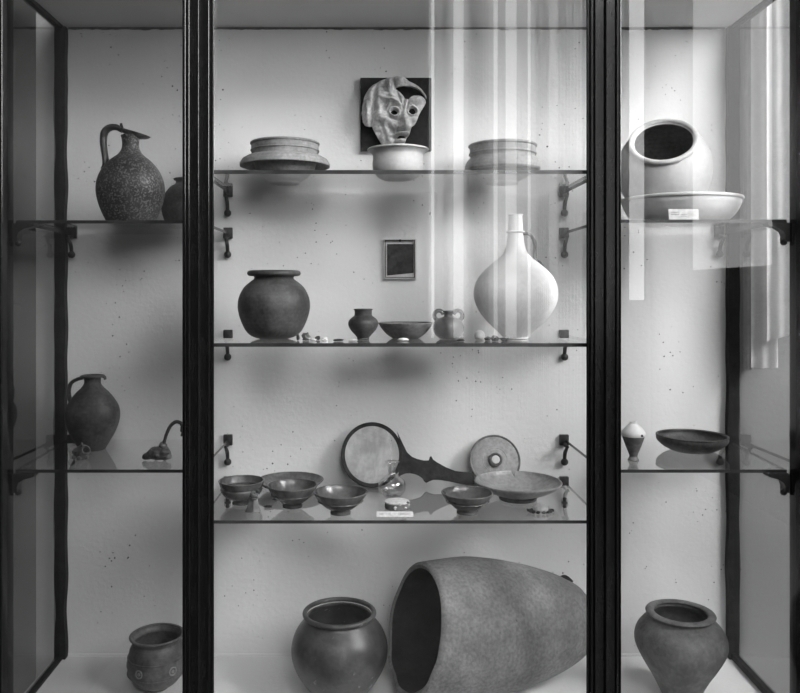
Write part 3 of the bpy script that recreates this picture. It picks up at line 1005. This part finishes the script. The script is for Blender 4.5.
# brooch
Y = -0.36
s = s_at(Y)
root = thing('brooch', 'pale oval brooch with dark beaded ends in front of the chipped plate', 'brooch', at(540.3, Y, Z3))
bm = BM(); lump(bm, (0, 0, 4.0 * s), 7.2 * s, 1.1, 0.95, 0.5, 0.15, 1.6, 1.0); obj('body', bm, 'bone', root)
for k in range(12):
    a = 2 * math.pi * k / 12 + 0.2
    bm = BM(); lump(bm, (10.2 * s * math.cos(a), 6.2 * s * math.sin(a), 1.7 * s), 1.8 * s, 1.2, 1, 0.9, 0.4, 1.7, k, 2)
    obj('bead', bm, 'bronze' if k % 3 else 'bronze_light', root)
bm = BM(); tube(bm, [(-9 * s, 0, 1.2 * s), (-12 * s, 0, 2.2 * s), (-13 * s, 0.5 * s, 3.5 * s)], [1.2 * s, 1.3 * s, 0.8 * s], 8); obj('pin_end', bm, 'bronze', root)
bm = BM(); tube(bm, [(9 * s, 0, 1.2 * s), (12 * s, 0, 2.4 * s), (13.4 * s, 0.5 * s, 1.4 * s)], [1.2 * s, 1.5 * s, 1.0 * s], 8); obj('pin_end', bm, 'bronze', root)

# ------------------------------------------------------------------ mask on its black board
Yb = -0.012
sb = s_at(Yb)
bx0, bx1 = wx(360.5, Yb), wx(431.3, Yb)
bz0, bz1 = wz(151, Yb), wz(78.3, Yb)
bm = BM(); box(bm, bx0, bx1, -0.020, -0.0008, bz0, bz1); bbox_bevel(bm, 0.001)
tag(obj('mounting_board', bm, 'board', smooth=False), 'square black board on the wall behind the mask', 'board')

OUT = [(290, 75), (262, 78), (240, 86), (200, 101), (165, 118), (140, 142), (120, 180), (109, 225), (107, 262), (112, 300), (124, 322), (142, 329), (158, 322), (168, 348), (182, 374), (198, 398), (210, 416), (240, 428), (280, 428), (306, 420), (322, 408), (327, 394), (331, 380), (345, 366), (349, 350), (352, 336), (372, 318), (384, 292), (392, 268), (404, 246), (416, 226), (427, 206), (424, 192), (408, 184), (388, 178), (366, 178), (350, 186), (338, 202), (326, 198), (306, 176), (288, 158), (270, 142), (284, 134), (310, 128), (340, 126), (368, 130), (392, 140), (412, 158), (428, 182), (434, 180), (424, 158), (404, 136), (380, 118), (356, 108), (340, 104), (334, 92), (316, 80)]


def inside(x, y, poly):
    c = False
    j = len(poly) - 1
    for i in range(len(poly)):
        xi, yi = poly[i]; xj, yj = poly[j]
        if (yi > y) != (yj > y) and x < (xj - xi) * (y - yi) / (yj - yi) + xi:
            c = not c
        j = i
    return c


def gs(x, y, cx, cy, sx, sy, rot=0.0):
    dx, dy = x - cx, y - cy
    c, s_ = math.cos(rot), math.sin(rot)
    u, v = dx * c + dy * s_, -dx * s_ + dy * c
    return math.exp(-(u * u) / (2 * sx * sx) - (v * v) / (2 * sy * sy))


def relief(x, y):
    """height of the face towards the viewer, in crop pixels"""
    d = 95 * math.sqrt(max(0.03, 1 - ((x - 268) / 185) ** 2 - ((y - 255) / 205) ** 2))
    d += 30 * gs(x, y, 318, 262, 9, 34, 0.12) + 52 * gs(x, y, 326, 318, 15, 24) + 22 * gs(x, y, 330, 340, 17, 10)   # hooked nose
    d += 24 * gs(x, y, 298, 342, 11, 9) - 26 * gs(x, y, 283, 348, 6, 16, 0.5)             # nostril wing and its crease
    d -= 20 * gs(x, y, 314, 356, 18, 5)
    d += 50 * gs(x, y, 266, 211, 28, 8, 0.35) + 42 * gs(x, y, 378, 200, 26, 9, -0.5)      # raised brows
    d += 26 * gs(x, y, 240, 232, 8, 20, 0.5) + 18 * gs(x, y, 262, 188, 20, 6, 0.5)
    d -= 34 * gs(x, y, 316, 222, 5, 24, 0.1) + 26 * gs(x, y, 297, 205, 4, 24, -0.35) + 18 * gs(x, y, 332, 225, 4, 20, 0.25)   # frown furrows
    d -= 30 * gs(x, y, 268, 250, 32, 18) + 26 * gs(x, y, 358, 250, 24, 18)                # eye sockets
    for ex, ey in ((268, 262), (358, 256)):                                               # swollen lids
        rr = math.hypot(x - ex, (y - ey) * 1.05)
        d += 24 * math.exp(-((rr - 24) / 5.5) ** 2)
    d -= 16 * gs(x, y, 262, 296, 26, 5, 0.25)                                             # bag under the eye
    d += 34 * gs(x, y, 226, 304, 24, 15, 0.6) + 22 * gs(x, y, 366, 302, 12, 16)           # cheeks
    d -= 18 * gs(x, y, 246, 340, 9, 34, -0.6) + 9 * gs(x, y, 206, 330, 6, 34, -0.35)     # cheek creases
    d += 15 * gs(x, y, 226, 356, 12, 34, -0.45)
    d += 24 * gs(x, y, 298, 366, 24, 6, -0.2) + 30 * gs(x, y, 300, 402, 20, 8)            # lips, chin
    d -= 34 * gs(x, y, 302, 381, 26, 6, -0.1)                                             # open mouth
    d -= 24 * gs(x, y, 266, 378, 8, 12)
    d += 4 * math.sin((x * 0.5 - y * 0.35) * 0.2) * gs(x, y, 205, 165, 50, 45)            # combed hair
    d += 4 * math.sin((x * 0.9 - y * 0.1) * 0.22) * gs(x, y, 145, 240, 40, 90)
    d += 30 * gs(x, y, 296, 98, 16, 15) + 30 * gs(x, y, 245, 120, 9, 20) - 16 * gs(x, y, 268, 112, 6, 22)   # knot of hair on top
    d -= 34 * gs(x, y, 166, 240, 7, 66, 0.12)                                             # groove between hair and temple
    d += 20 * gs(x, y, 138, 250, 12, 70, 0.1)                                             # hanging lock at the left
    d += 8 * gs(x, y, 205, 225, 16, 30, 0.4)
    d += 5 * mnoise.noise(Vector((x * 0.035, y * 0.035, 0.5))) + 3.5 * mnoise.noise(Vector((x * 0.09, y * 0.09, 4.5)))
    return d


Ymask = -0.06
sk = s_at(Ymask) / 4.95
Xc, Yc = 270.0, 250.0
root = thing('mask', 'pale grotesque face mask with pierced eyes and broken forehead, on black board', 'mask', (wx(340 + Xc / 4.95, Ymask), -0.0215, wz(60 + Yc / 4.95, Ymask)))
STEP = 3.0
grid = {}
cells = []
ny = int((436 - 70) / STEP); nx = int((440 - 100) / STEP)


def solid(x, y):
    if not inside(x, y, OUT):
        return False
    if math.hypot(x - 268, y - 262) < 17 or math.hypot(x - 358, (y - 256) * 0.9) < 17:
        return False
    if ((x - 304) / 24) ** 2 + ((y - 381 + 0.06 * (x - 304)) / 8.0) ** 2 < 1:
        return False
    return True


for j in range(ny):
    for i in range(nx):
        if solid(100 + (i + 0.5) * STEP, 70 + (j + 0.5) * STEP):
            cells.append((i, j))
bm = BM()
fv, bv = {}, {}


def mv(i, j):
    if (i, j) not in fv:
        x, y = 100 + i * STEP, 70 + j * STEP
        d = relief(x, y)
        fv[(i, j)] = bm.verts.new(((x - Xc) * sk, -max(d, 14) * sk, -(y - Yc) * sk))
        bv[(i, j)] = bm.verts.new(((x - Xc) * sk, -max(d - 26, 0.5) * sk, -(y - Yc) * sk))


edge_count = {}
for (i, j) in cells:
    q = [(i, j), (i + 1, j), (i + 1, j + 1), (i, j + 1)]
    for c in q:
        mv(*c)
    bm.faces.new([fv[c] for c in q])
    bm.faces.new([bv[c] for c in reversed(q)])
    for a, b in zip(q, q[1:] + q[:1]):
        if (b, a) in edge_count:
            edge_count.pop((b, a))
        else:
            edge_count[(a, b)] = 1
for (a, b) in edge_count:
    bm.faces.new([fv[b], fv[a], bv[a], bv[b]])
# relax the staircase outline
nb = {}
for (a, b) in edge_count:
    nb.setdefault(a, []).append(b); nb.setdefault(b, []).append(a)
for it in range(4):
    new = {}
    for c, ns in nb.items():
        if len(ns) == 2:
            ax = (fv[ns[0]].co.x + fv[ns[1]].co.x) / 2; az = (fv[ns[0]].co.z + fv[ns[1]].co.z) / 2
            new[c] = (0.5 * fv[c].co.x + 0.5 * ax, 0.5 * fv[c].co.z + 0.5 * az)
    for c, (x_, z_) in new.items():
        fv[c].co.x = bv[c].co.x = x_; fv[c].co.z = bv[c].co.z = z_
obj('face', bm, 'mask_clay', root, angle=60)
bm = BM()
tube(bm, [(0.0, -0.0025, 0.05), (0.0, -0.02, 0.06), (0.0, -0.001, 0.075)], [0.002, 0.002, 0.002], 8)
obj('hanging_wire', bm, 'iron', root)

# small framed dark picture
Yp = -0.008
px0, px1, pz0, pz1 = wx(383.8, Yp), wx(416.2, Yp), wz(279, Yp), wz(239, Yp)
root = thing('framed_panel', 'small framed dark panel on pale mount hanging above the shallow dish', 'picture', ((px0 + px1) / 2, -0.001, pz0))
w, h = px1 - px0, pz1 - pz0
fr = 0.0034
bm = BM()
box(bm, -w / 2, w / 2, -0.012, 0, 0, fr); box(bm, -w / 2, w / 2, -0.012, 0, h - fr, h)
box(bm, -w / 2, -w / 2 + fr, -0.012, 0, fr, h - fr); box(bm, w / 2 - fr, w / 2, -0.012, 0, fr, h - fr)
obj('frame', bm, 'light_ware', root, smooth=False)
bm = BM()
o2 = 0.004; f2 = 0.0022
box(bm, -w / 2 + o2, w / 2 - o2, -0.0135, -0.006, o2, o2 + f2); box(bm, -w / 2 + o2, w / 2 - o2, -0.0135, -0.006, h - o2 - f2, h - o2)
box(bm, -w / 2 + o2, -w / 2 + o2 + f2, -0.0135, -0.006, o2 + f2, h - o2 - f2); box(bm, w / 2 - o2 - f2, w / 2 - o2, -0.0135, -0.006, o2 + f2, h - o2 - f2)
obj('inner_border', bm, 'iron', root, smooth=False)
bm = BM(); box(bm, -w / 2 + 0.003, w / 2 - 0.003, -0.006, -0.001, 0.003, h - 0.003); obj('mount', bm, 'white_ware', root, smooth=False)
bm = BM()
prism_y(bm, [(-w * 0.40, h * 0.085), (w * 0.42, h * 0.15), (w * 0.42, h * 0.875), (-w * 0.40, h * 0.875)], -0.0075, -0.005)
obj('dark_panel', bm, 'panel_dark', root, smooth=False)
bm = BM(); lathe(bm, [(0, 0), (0.004, 0), (0.0035, 0.002), (0, 0.003)], 20, Matrix.Translation((0, -0.0125, h - 0.005)) @ Matrix.Rotation(math.radians(90), 4, 'X')); obj('hanging_stud', bm, 'iron', root)

# ------------------------------------------------------------------ left bay
Y = -0.24
root, s = vessel('pitcher', 'dark pitted pitcher with high curved handle and beaked spout', 'pitcher', 130.6, Y, ZUL,
                 [(19, 0), (23, 4), (28.5, 15), (32.3, 27), (33.2, 37), (31.6, 47), (27.5, 56), (20.5, 64.5), (13, 70.5), (9.6, 75), (8.2, 80), (8.6, 86), (9.6, 90)],
                 'pitted_bronze', 1.4, foot=(19, 1.5))
bm = BM()
# beaked spout: an oval dish drawn out to the right
prof = [(0.0, -2), (5, -1), (8.5, 0.5), (10.5, 2.4), (11.4, 4), (10.3, 4.2), (7.5, 2.4), (3.5, 0.6), (0.0, 0.2)]
mt = Matrix.Translation((3.2 * s, 0, 89.5 * s)) @ Matrix.Rotation(math.radians(16), 4, 'Y') @ Matrix.Diagonal((1.45, 0.85, 1, 1))
lathe(bm, [(a * s, b * s) for a, b in prof], 48, mt)
obj('beaked_spout', bm, 'bronze_light', root)
bm = BM()
tube(bm, [(-8 * s, 0, 95 * s), (-14 * s, 0, 98.5 * s), (-21 * s, 0, 98 * s), (-26.2 * s, 0, 93 * s), (-27.2 * s, 0, 83 * s), (-26 * s, 0, 73 * s), (-24.5 * s, 0, 62 * s), (-26 * s, 0, 56 * s)],
     [2.4 * s, 3.2 * s, 3.4 * s, 3.5 * s, 3.3 * s, 3.1 * s, 3.4 * s, 3.8 * s], 12, 1.5)
obj('handle', bm, 'bronze', root)
bm = BM()
tube(bm, [(-8.5 * s, 0, 94 * s), (-8.8 * s, 0, 98 * s), (-9.6 * s, 0, 102.5 * s)], [2.2 * s, 1.8 * s, 1.2 * s], 10); obj('thumb_knob', bm, 'bronze', root)
bm = BM(); tube(bm, [(-9.5 * s, 0, 96 * s), (-2 * s, 0, 94.5 * s), (6 * s, 0, 91 * s)], [2.2 * s, 1.8 * s, 1.0 * s], 10, 2.2); obj('handle_attachment', bm, 'bronze', root)
vessel('dark_pot', 'dark rounded pot half hidden behind the left post, beside the pitcher', 'pot', 186.5, -0.14, ZUL,
       [(14, 0), (18, 2), (23, 12), (24.5, 23), (22, 33), (16, 41), (11, 44.5), (10.5, 47), (12, 49)], 'dark_ware', 1.5, rim=(11.6, 49, 1.2, 1.0))
root, s = vessel('jug', 'dark ribbed one-handled jug on the lower left shelf', 'jug', 92.5, -0.172, ZLL,
                 [(12.5, 0), (13.5, 2), (17, 8), (21.5, 16), (25, 25), (26.5, 33), (25.6, 41), (22, 48.5), (16.5, 56), (10.5, 62), (8, 66.5), (8.4, 71), (10.2, 73)], 'dark_ware', 1.5,
                 rim=(10.4, 73.2, 1.5, 1.2), foot=(12.5, 1.4))
bm = BM()
tube(bm, [(-9 * s, 0, 71.5 * s), (-15 * s, 0, 70 * s), (-21 * s, 0, 66.5 * s), (-23.6 * s, 0, 60 * s), (-23.2 * s, 0, 52 * s), (-20.5 * s, 0, 45 * s), (-17.5 * s, 0, 44 * s)],
     [1.8 * s, 1.8 * s, 1.9 * s, 2.0 * s, 2.0 * s, 2.0 * s, 2.3 * s], 10, 1.7)
obj('handle', bm, 'dark_ware', root)
bm = BM(); tube(bm, [(9 * s, 0, 73 * s), (12 * s, 0, 72.2 * s), (13 * s, 0, 69.5 * s)], [1.6 * s, 1.5 * s, 1.0 * s], 8, 2.2); obj('spout_lip', bm, 'dark_ware', root)

# little mouth-pot in front of the jug
Y = -0.318
s = s_at(Y)
root = thing('miniature_pot', 'knobbly little dark pot with open mouth in front of the jug', 'pot', at(82, Y, ZLL))
bm = BM(); lump(bm, (0, 0, 7.6 * s), 8.6 * s, 1.0, 0.9, 0.88, 0.22, 2.0, 5.0)
for v in bm.verts:
    v.co.z = max(v.co.z, 0.0)
obj('body', bm, 'bronze_light', root)
mt = Matrix.Translation((4.6 * s, -4.8 * s, 10.5 * s)) @ Matrix.Rotation(math.radians(65), 4, 'X') @ Matrix.Rotation(math.radians(35), 4, 'Y')
bm = BM(); ring(bm, 3.7 * s, 2.4 * s, 1.0 * s, 1.5 * s, 32, 10, mt); obj('mouth_rim', bm, 'bronze_light', root)
bm = BM(); lathe(bm, [(0, 0), (3.4 * s, 0), (3.4 * s, 1.9 * s), (0, 1.7 * s)], 32, mt); obj('mouth_shade', bm, 'rough_black', root)  # black disc painted as the shade within the open mouth
bm = BM(); lump(bm, (0.6 * s, -2 * s, 15.3 * s), 2.0 * s, 0.7, 0.7, 1.3, 0.3, 1.5, 2.0, 2); obj('spike', bm, 'bronze_light', root)
for k, (a, zz) in enumerate(((-2.4, 4), (-1.6, 3), (-0.7, 3.6), (-2.0, 9.5), (3.0, 8))):
    bm = BM(); lump(bm, (8 * s * math.cos(a), 7.2 * s * math.sin(a), zz * s), 2.4 * s, 1, 1, 1, 0.4, 1.5, k * 2.0, 2); obj('boss', bm, 'bronze_light', root)

# lamp with a long hooked handle
Y = -0.318
s = s_at(Y)
root = thing('bronze_lamp', 'small bronze lamp with tall hooked swan-neck handle beside the left post', 'lamp', at(158.5, Y, ZLL))
bm = BM()
tube(bm, [(-13.5 * s, 0, 2.6 * s), (-11 * s, 0, 4.4 * s), (-5 * s, -0.5 * s, 6.2 * s), (1 * s, 0, 7.2 * s), (7 * s, 0, 6.4 * s), (11.5 * s, 0, 5.4 * s)], [2.2 * s, 4.0 * s, 5.6 * s, 6.2 * s, 5.8 * s, 3.2 * s], 20, 1.1)
for v in bm.verts:
    v.co.z = max(v.co.z, 0.0)
    v.co += Vector((0, 0, 2.2 * s * mnoise.noise(v.co * 75))) if v.co.z > 0.5 * s else Vector((0, 0, 0))
obj('body', bm, 'bronze_light', root)
bm = BM(); lump(bm, (4.5 * s, 0, 13.5 * s), 4.2 * s, 1, 0.9, 1.1, 0.3, 1.8, 1.5); obj('collar', bm, 'bronze_light', root)
bm = BM()
tube(bm, [(4 * s, 0, 13 * s), (6 * s, 0, 19 * s), (8.5 * s, 0, 27 * s), (12 * s, 0, 34 * s), (17 * s, 0, 38 * s), (22 * s, 0, 37 * s), (24.5 * s, 0, 32.5 * s), (24.6 * s, 0, 27 * s), (22.6 * s, 0, 24 * s)],
     [2.2 * s, 1.8 * s, 1.7 * s, 1.8 * s, 1.9 * s, 1.9 * s, 2.0 * s, 1.9 * s, 1.0 * s], 12)
obj('hooked_handle', bm, 'bronze', root)
bm = BM(); lump(bm, (24.4 * s, 0, 31 * s), 3.0 * s, 0.9, 0.9, 1.3, 0.3, 1.5, 0.3); obj('animal_head', bm, 'bronze', root)
for k, (lx, lz, lr) in enumerate(((-6, 8.5, 3.6), (7.5, 8.5, 4.6), (10, 4.5, 4.0), (0, 6, 3.8))):
    bm = BM(); lump(bm, (lx * s, -4.5 * s, lz * s), lr * s, 1.1, 0.9, 0.85, 0.35, 1.7, k + 0.6, 2); obj('moulded_boss', bm, 'bronze_light', root)
bm = BM(); lump(bm, (-13 * s, 0, 3.4 * s), 3.4 * s, 1.1, 1.1, 0.95, 0.25, 1.5, 0.9, 2)
for v in bm.verts:
    v.co.z = max(v.co.z, 0.0)
obj('nozzle', bm, 'bronze', root)

# carinated beaker on the case floor, left bay
root, s = vessel('wide_mouthed_beaker', 'grey wide-mouthed beaker with round medallions on the left bay floor', 'beaker', 157, -0.195, FLOOR,
                 [(11, 0), (12, 2.2), (19, 6), (26, 14), (28.2, 20), (27.8, 32), (26, 41), (23.4, 46), (23.4, 48), (25, 51)], 'mid_ware_bands', 1.5,
                 rim=(25.3, 52.3, 1.7, 1.2), foot=(11.2, 2))
for a in (-1.95, -0.75, -3.0):
    r = 28.2 * s
    mt = Matrix.Rotation(a, 4, 'Z') @ Matrix.Translation((r - 0.6 * s, 0, 25 * s)) @ Matrix.Rotation(math.radians(90), 4, 'Y')
    bm = BM(); ring(bm, 3.6 * s, 0.6 * s, 0.8 * s, 0.8 * s, 28, 8, mt)
    lathe(bm, [(0, 0), (2 * s, 0), (1.6 * s, 1.2 * s), (0, 1.5 * s)], 20, mt)
    obj('medallion', bm, 'lid_ware', root)
bm = BM(); ring(bm, 27.9 * s, 33 * s, 0.7 * s, 0.8 * s); ring(bm, 28.3 * s, 17.5 * s, 0.7 * s, 0.7 * s); obj('raised_bands', bm, 'mid_ware_bands', root)

# ------------------------------------------------------------------ case floor, centre
vessel('globular_jar', 'big dark burnished globular jar on the middle bay floor', 'jar', 339.5, -0.262, FLOOR,
       [(20, 0), (22, 1.5), (28, 9), (37, 21), (44.5, 34), (47.8, 46), (47.4, 57), (44, 67.5), (38, 76), (34, 81), (33.2, 83.5)], 'dark_ware_smooth', 2.0,
       rim=(34.6, 86.3, 2.4, 2.3), foot=(20, 1.5))

# storage vessel lying on its side
th, ph = math.radians(19), math.radians(5.0)
Y0 = -0.275
root = thing('storage_vessel', 'huge broken storage vessel lying on its side on the case floor', 'vessel', (0.117, Y0, FLOOR))
ax = Vector((math.cos(ph) * math.cos(th), math.cos(ph) * math.sin(th), -math.sin(ph)))
zc = wz(624.5, Y0) - FLOOR
rot = ax.to_track_quat('Z', 'Y').to_matrix().to_4x4()
mt = Matrix.Translation((0, 0, zc)) @ rot
outer = smooth_pts([(0.186, 0.0), (0.192, 0.05), (0.1985, 0.13), (0.197, 0.2), (0.187, 0.28), (0.172, 0.35), (0.153, 0.42), (0.132, 0.475), (0.105, 0.525), (0.06, 0.56), (0.025, 0.572), (0.0, 0.575)], 5)
outer = [Vector((p.x * 0.95, p.y)) for p in outer]
prof = [(max(p.x, 0), p.y) for p in outer]
inner = [(max(p.x - 0.017, 0), p.y - (0.017 if p.y > 0.4 else 0)) for p in reversed(outer)]
prof = prof[:-1] + [(0.0, 0.575)]
inner = [(0.0, 0.555)] + [q for q in inner if 0.004 < q[0] and q[1] < 0.552]
bm = BM()
full = inner + [(0.1775 * 0.95, -0.006)] + prof       # inner wall out over the lip
lathe(bm, full, 110, mt, wob=0.007, seed=4.4)
# uneven broken lip and dented skin
inv = mt.inverted()
for v in bm.verts:
    q = inv @ v.co
    if q.z < 0.2:                       # the mouth is broken off on a slant
        q.z += (0.2 - q.z) / 0.2 * 0.03 * (v.co.z - zc) / 0.18
        v.co = mt @ q
for v in bm.verts:
    q = inv @ v.co
    if q.z < 0.05:
        a = math.atan2(q.y, q.x)
        q.z += (0.05 - q.z) / 0.05 * (0.006 * mnoise.noise(Vector((math.cos(a) * 2.3, math.sin(a) * 2.3, 7.7))))
        v.co = mt @ q
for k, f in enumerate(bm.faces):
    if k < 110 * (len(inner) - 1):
        f.material_index = 1  # inner wall coloured dark as interior shade
obj('body', bm, ['coarse_ware', 'inside_shade'], root, angle=50)
lo = min((root.location.z + v.co.z) for v in root.children[0].data.vertices)
root.location.z += FLOOR - lo + 0.0003
# stub of a lug handle near the shoulder
bm = BM()
mt2 = mt @ Matrix.Rotation(math.radians(0), 4, 'Z')
pA = inv.inverted() @ Vector((0, 0, 0))
loc = []
best = None
for v in root.children[0].data.vertices:
    q = inv @ v.co
    if 0.475 < q.z < 0.50 and (best is None or v.co.z > best.z):
        best = v.co.copy()
tube(bm, [best + Vector((-0.022, 0.0, 0.004)), best + Vector((-0.004, 0.0, 0.006)), best + Vector((0.018, 0.0, -0.006))], [0.003, 0.007, 0.003], 10, 1.6)
obj('lug_stub', bm, 'rough_black', root)

# ------------------------------------------------------------------ right bay
vessel('broad_jar', 'broad-shouldered grey jar with flat rim on the right bay floor', 'jar', 680.5, -0.262, FLOOR,
       [(16, 0), (17.5, 3), (20, 9), (27, 23), (36, 38), (42.6, 51), (44.2, 60), (42, 69), (36.5, 76.5), (31, 80.5), (29, 82), (29.5, 84)], 'mid_ware', 1.8,
       rim=(29.2, 86.3, 4.2, 1.9), foot=(16, 1.5))

Y = -0.245
root, s = vessel('white_dish', 'wide white dish holding the tilted pot, with a label card before it', 'dish', 680.5, Y, ZUR,
                 [(39, 0), (41, 1), (47, 6), (52, 12), (55, 18), (55.8, 20.5), (56.4, 25)], 'white_ware', 2.2, floor=0.0235, rim=(56.4, 24.8, 1.8, 1.8), foot=(37.5, 1.2))
# the tilted pot resting in the dish
Yq = -0.25
sq = s_at(Yq)
root = thing('tilted_pot', 'white globular pot tilted in the dish, its dark mouth facing out', 'pot', (wx(664, Yq), Yq, ZUR))
tl = Matrix.Rotation(math.radians(-24), 4, 'Y') @ Matrix.Rotation(math.radians(46), 4, 'X')
zc = wz(168, Yq) - ZUR
mt = Matrix.Translation((0, 0, zc)) @ tl
body = [(15, -41), (22, -40), (31, -36), (39, -28), (44, -14), (45.2, 0), (43.5, 12), (39, 22), (33.5, 29), (29.5, 32.5), (29, 34)]
pp = vessel_profile(body, sq, 2.2 * sq, 4)
bm = BM(); lathe(bm, pp, 84, mt, wob=0.006)
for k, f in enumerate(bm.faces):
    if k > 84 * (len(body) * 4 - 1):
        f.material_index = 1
obj('body', bm, ['white_ware', 'flange_ware'], root)  # darker second material paints the shade inside the mouth
bm = BM(); ring(bm, 30.2 * sq, 35 * sq, 2.6 * sq, 2.2 * sq, 84, mat=mt); obj('rim', bm, 'white_ware', root)
card(684, -0.405, ZUR, 30, 11, 'white label card with grey writing leaning before the white dish', math.radians(8), [(2.5, 10.5, 7.6, 0.7), (2.5, 10.5, 5.4, 0.8), (12, 19, 5.0, 0.5), (12, 18, 3.4, 0.4)])

root, s = vessel('miniature_vase', 'tiny pointed vase on narrow foot beside the right post', 'vase', 633.4, -0.318, ZLR,
                 [(5.2, 0), (5.2, 1), (4, 3.2), (4, 5), (6, 10), (9, 18), (11.3, 25)], 'mid_ware', 1.0, foot=(5.6, 1.2), floor=0.01)
bm = BM(); lathe(bm, [(a * s, b * s) for a, b in ((0, 22), (11.0, 24), (11.8, 25.5), (11.4, 28), (9, 31.5), (6, 34.5), (3.6, 36.6), (3.4, 38.2), (2.4, 38.4), (2.2, 36), (0, 35))], 56)
obj('shoulder', bm, 'white_ware', root)['label'] = 'whitish upper half with worn slip'
bm = BM(); lump(bm, (3.5 * s, -9.8 * s, 26 * s), 2.2 * s, 1.5, 0.6, 0.8, 0.4, 1.6, 2.0, 2); obj('worn_patch', bm, 'rough_black', root)
vessel('dark_dish', 'dark shallow straight-sided dish on the lower right shelf', 'dish', 692, -0.19, ZLR,
       [(19, 0), (21, 0.8), (27, 4), (32.5, 8.6), (34.2, 12), (33.6, 15)], 'dark_ware', 1.5, rim=(33.5, 15, 1.0, 0.9), foot=(19, 1))


# ------------------------------------------------------------------ curtains outside the right glass
def curtain(label, x0, x1, y, z0, z1, waves, amp, m, slope=0.0):
    bm = BM()
    nx, nz = 90, 30
    rows = []
    for j in range(nz + 1):
        row = []
        for i in range(nx + 1):
            u = i / nx
            zb = z0 + slope * u + 0.006 * mnoise.noise(Vector((u * 6, 0, x0)))
            z = zb + (z1 - zb) * j / nz
            a = amp * (1.0 - 0.35 * j / nz)
            yy = y + a * math.sin(u * waves * 2 * math.pi + 0.5) + 0.4 * a * math.sin(u * waves * 4.6 * math.pi + j * 0.05)
            row.append(bm.verts.new((x0 + (x1 - x0) * u, yy, z)))
        rows.append(row)
    for j in range(nz):
        for i in range(nx):
            bm.faces.new((rows[j][i], rows[j][i + 1], rows[j + 1][i + 1], rows[j + 1][i]))
    ex = bmesh.ops.solidify(bm, geom=list(bm.faces), thickness=0.0025)
    return tag(obj('curtain', bm, m, angle=60), label, 'curtain', 'curtains beyond the right glass side')


curtain('curtain strip tinted grey as fold shade, hanging nearest the right rear stile', 1.157, 1.2, -0.024, wz(369, -0.022), 3.0, 1.3, 0.006, 'curtain_shaded')
curtain('long white curtain hanging beyond the right glass side of the case', wx(752, -0.09), wx(776, -0.09), -0.09, wz(368, -0.09), 3.0, 0.8, 0.012, 'curtain')
curtain('white curtain fold with slanting hem, nearest the right corner post', wx(768, -0.14), wx(812, -0.14), -0.14, wz(342, -0.14), 3.0, 1.4, 0.012, 'curtain', 0.05)
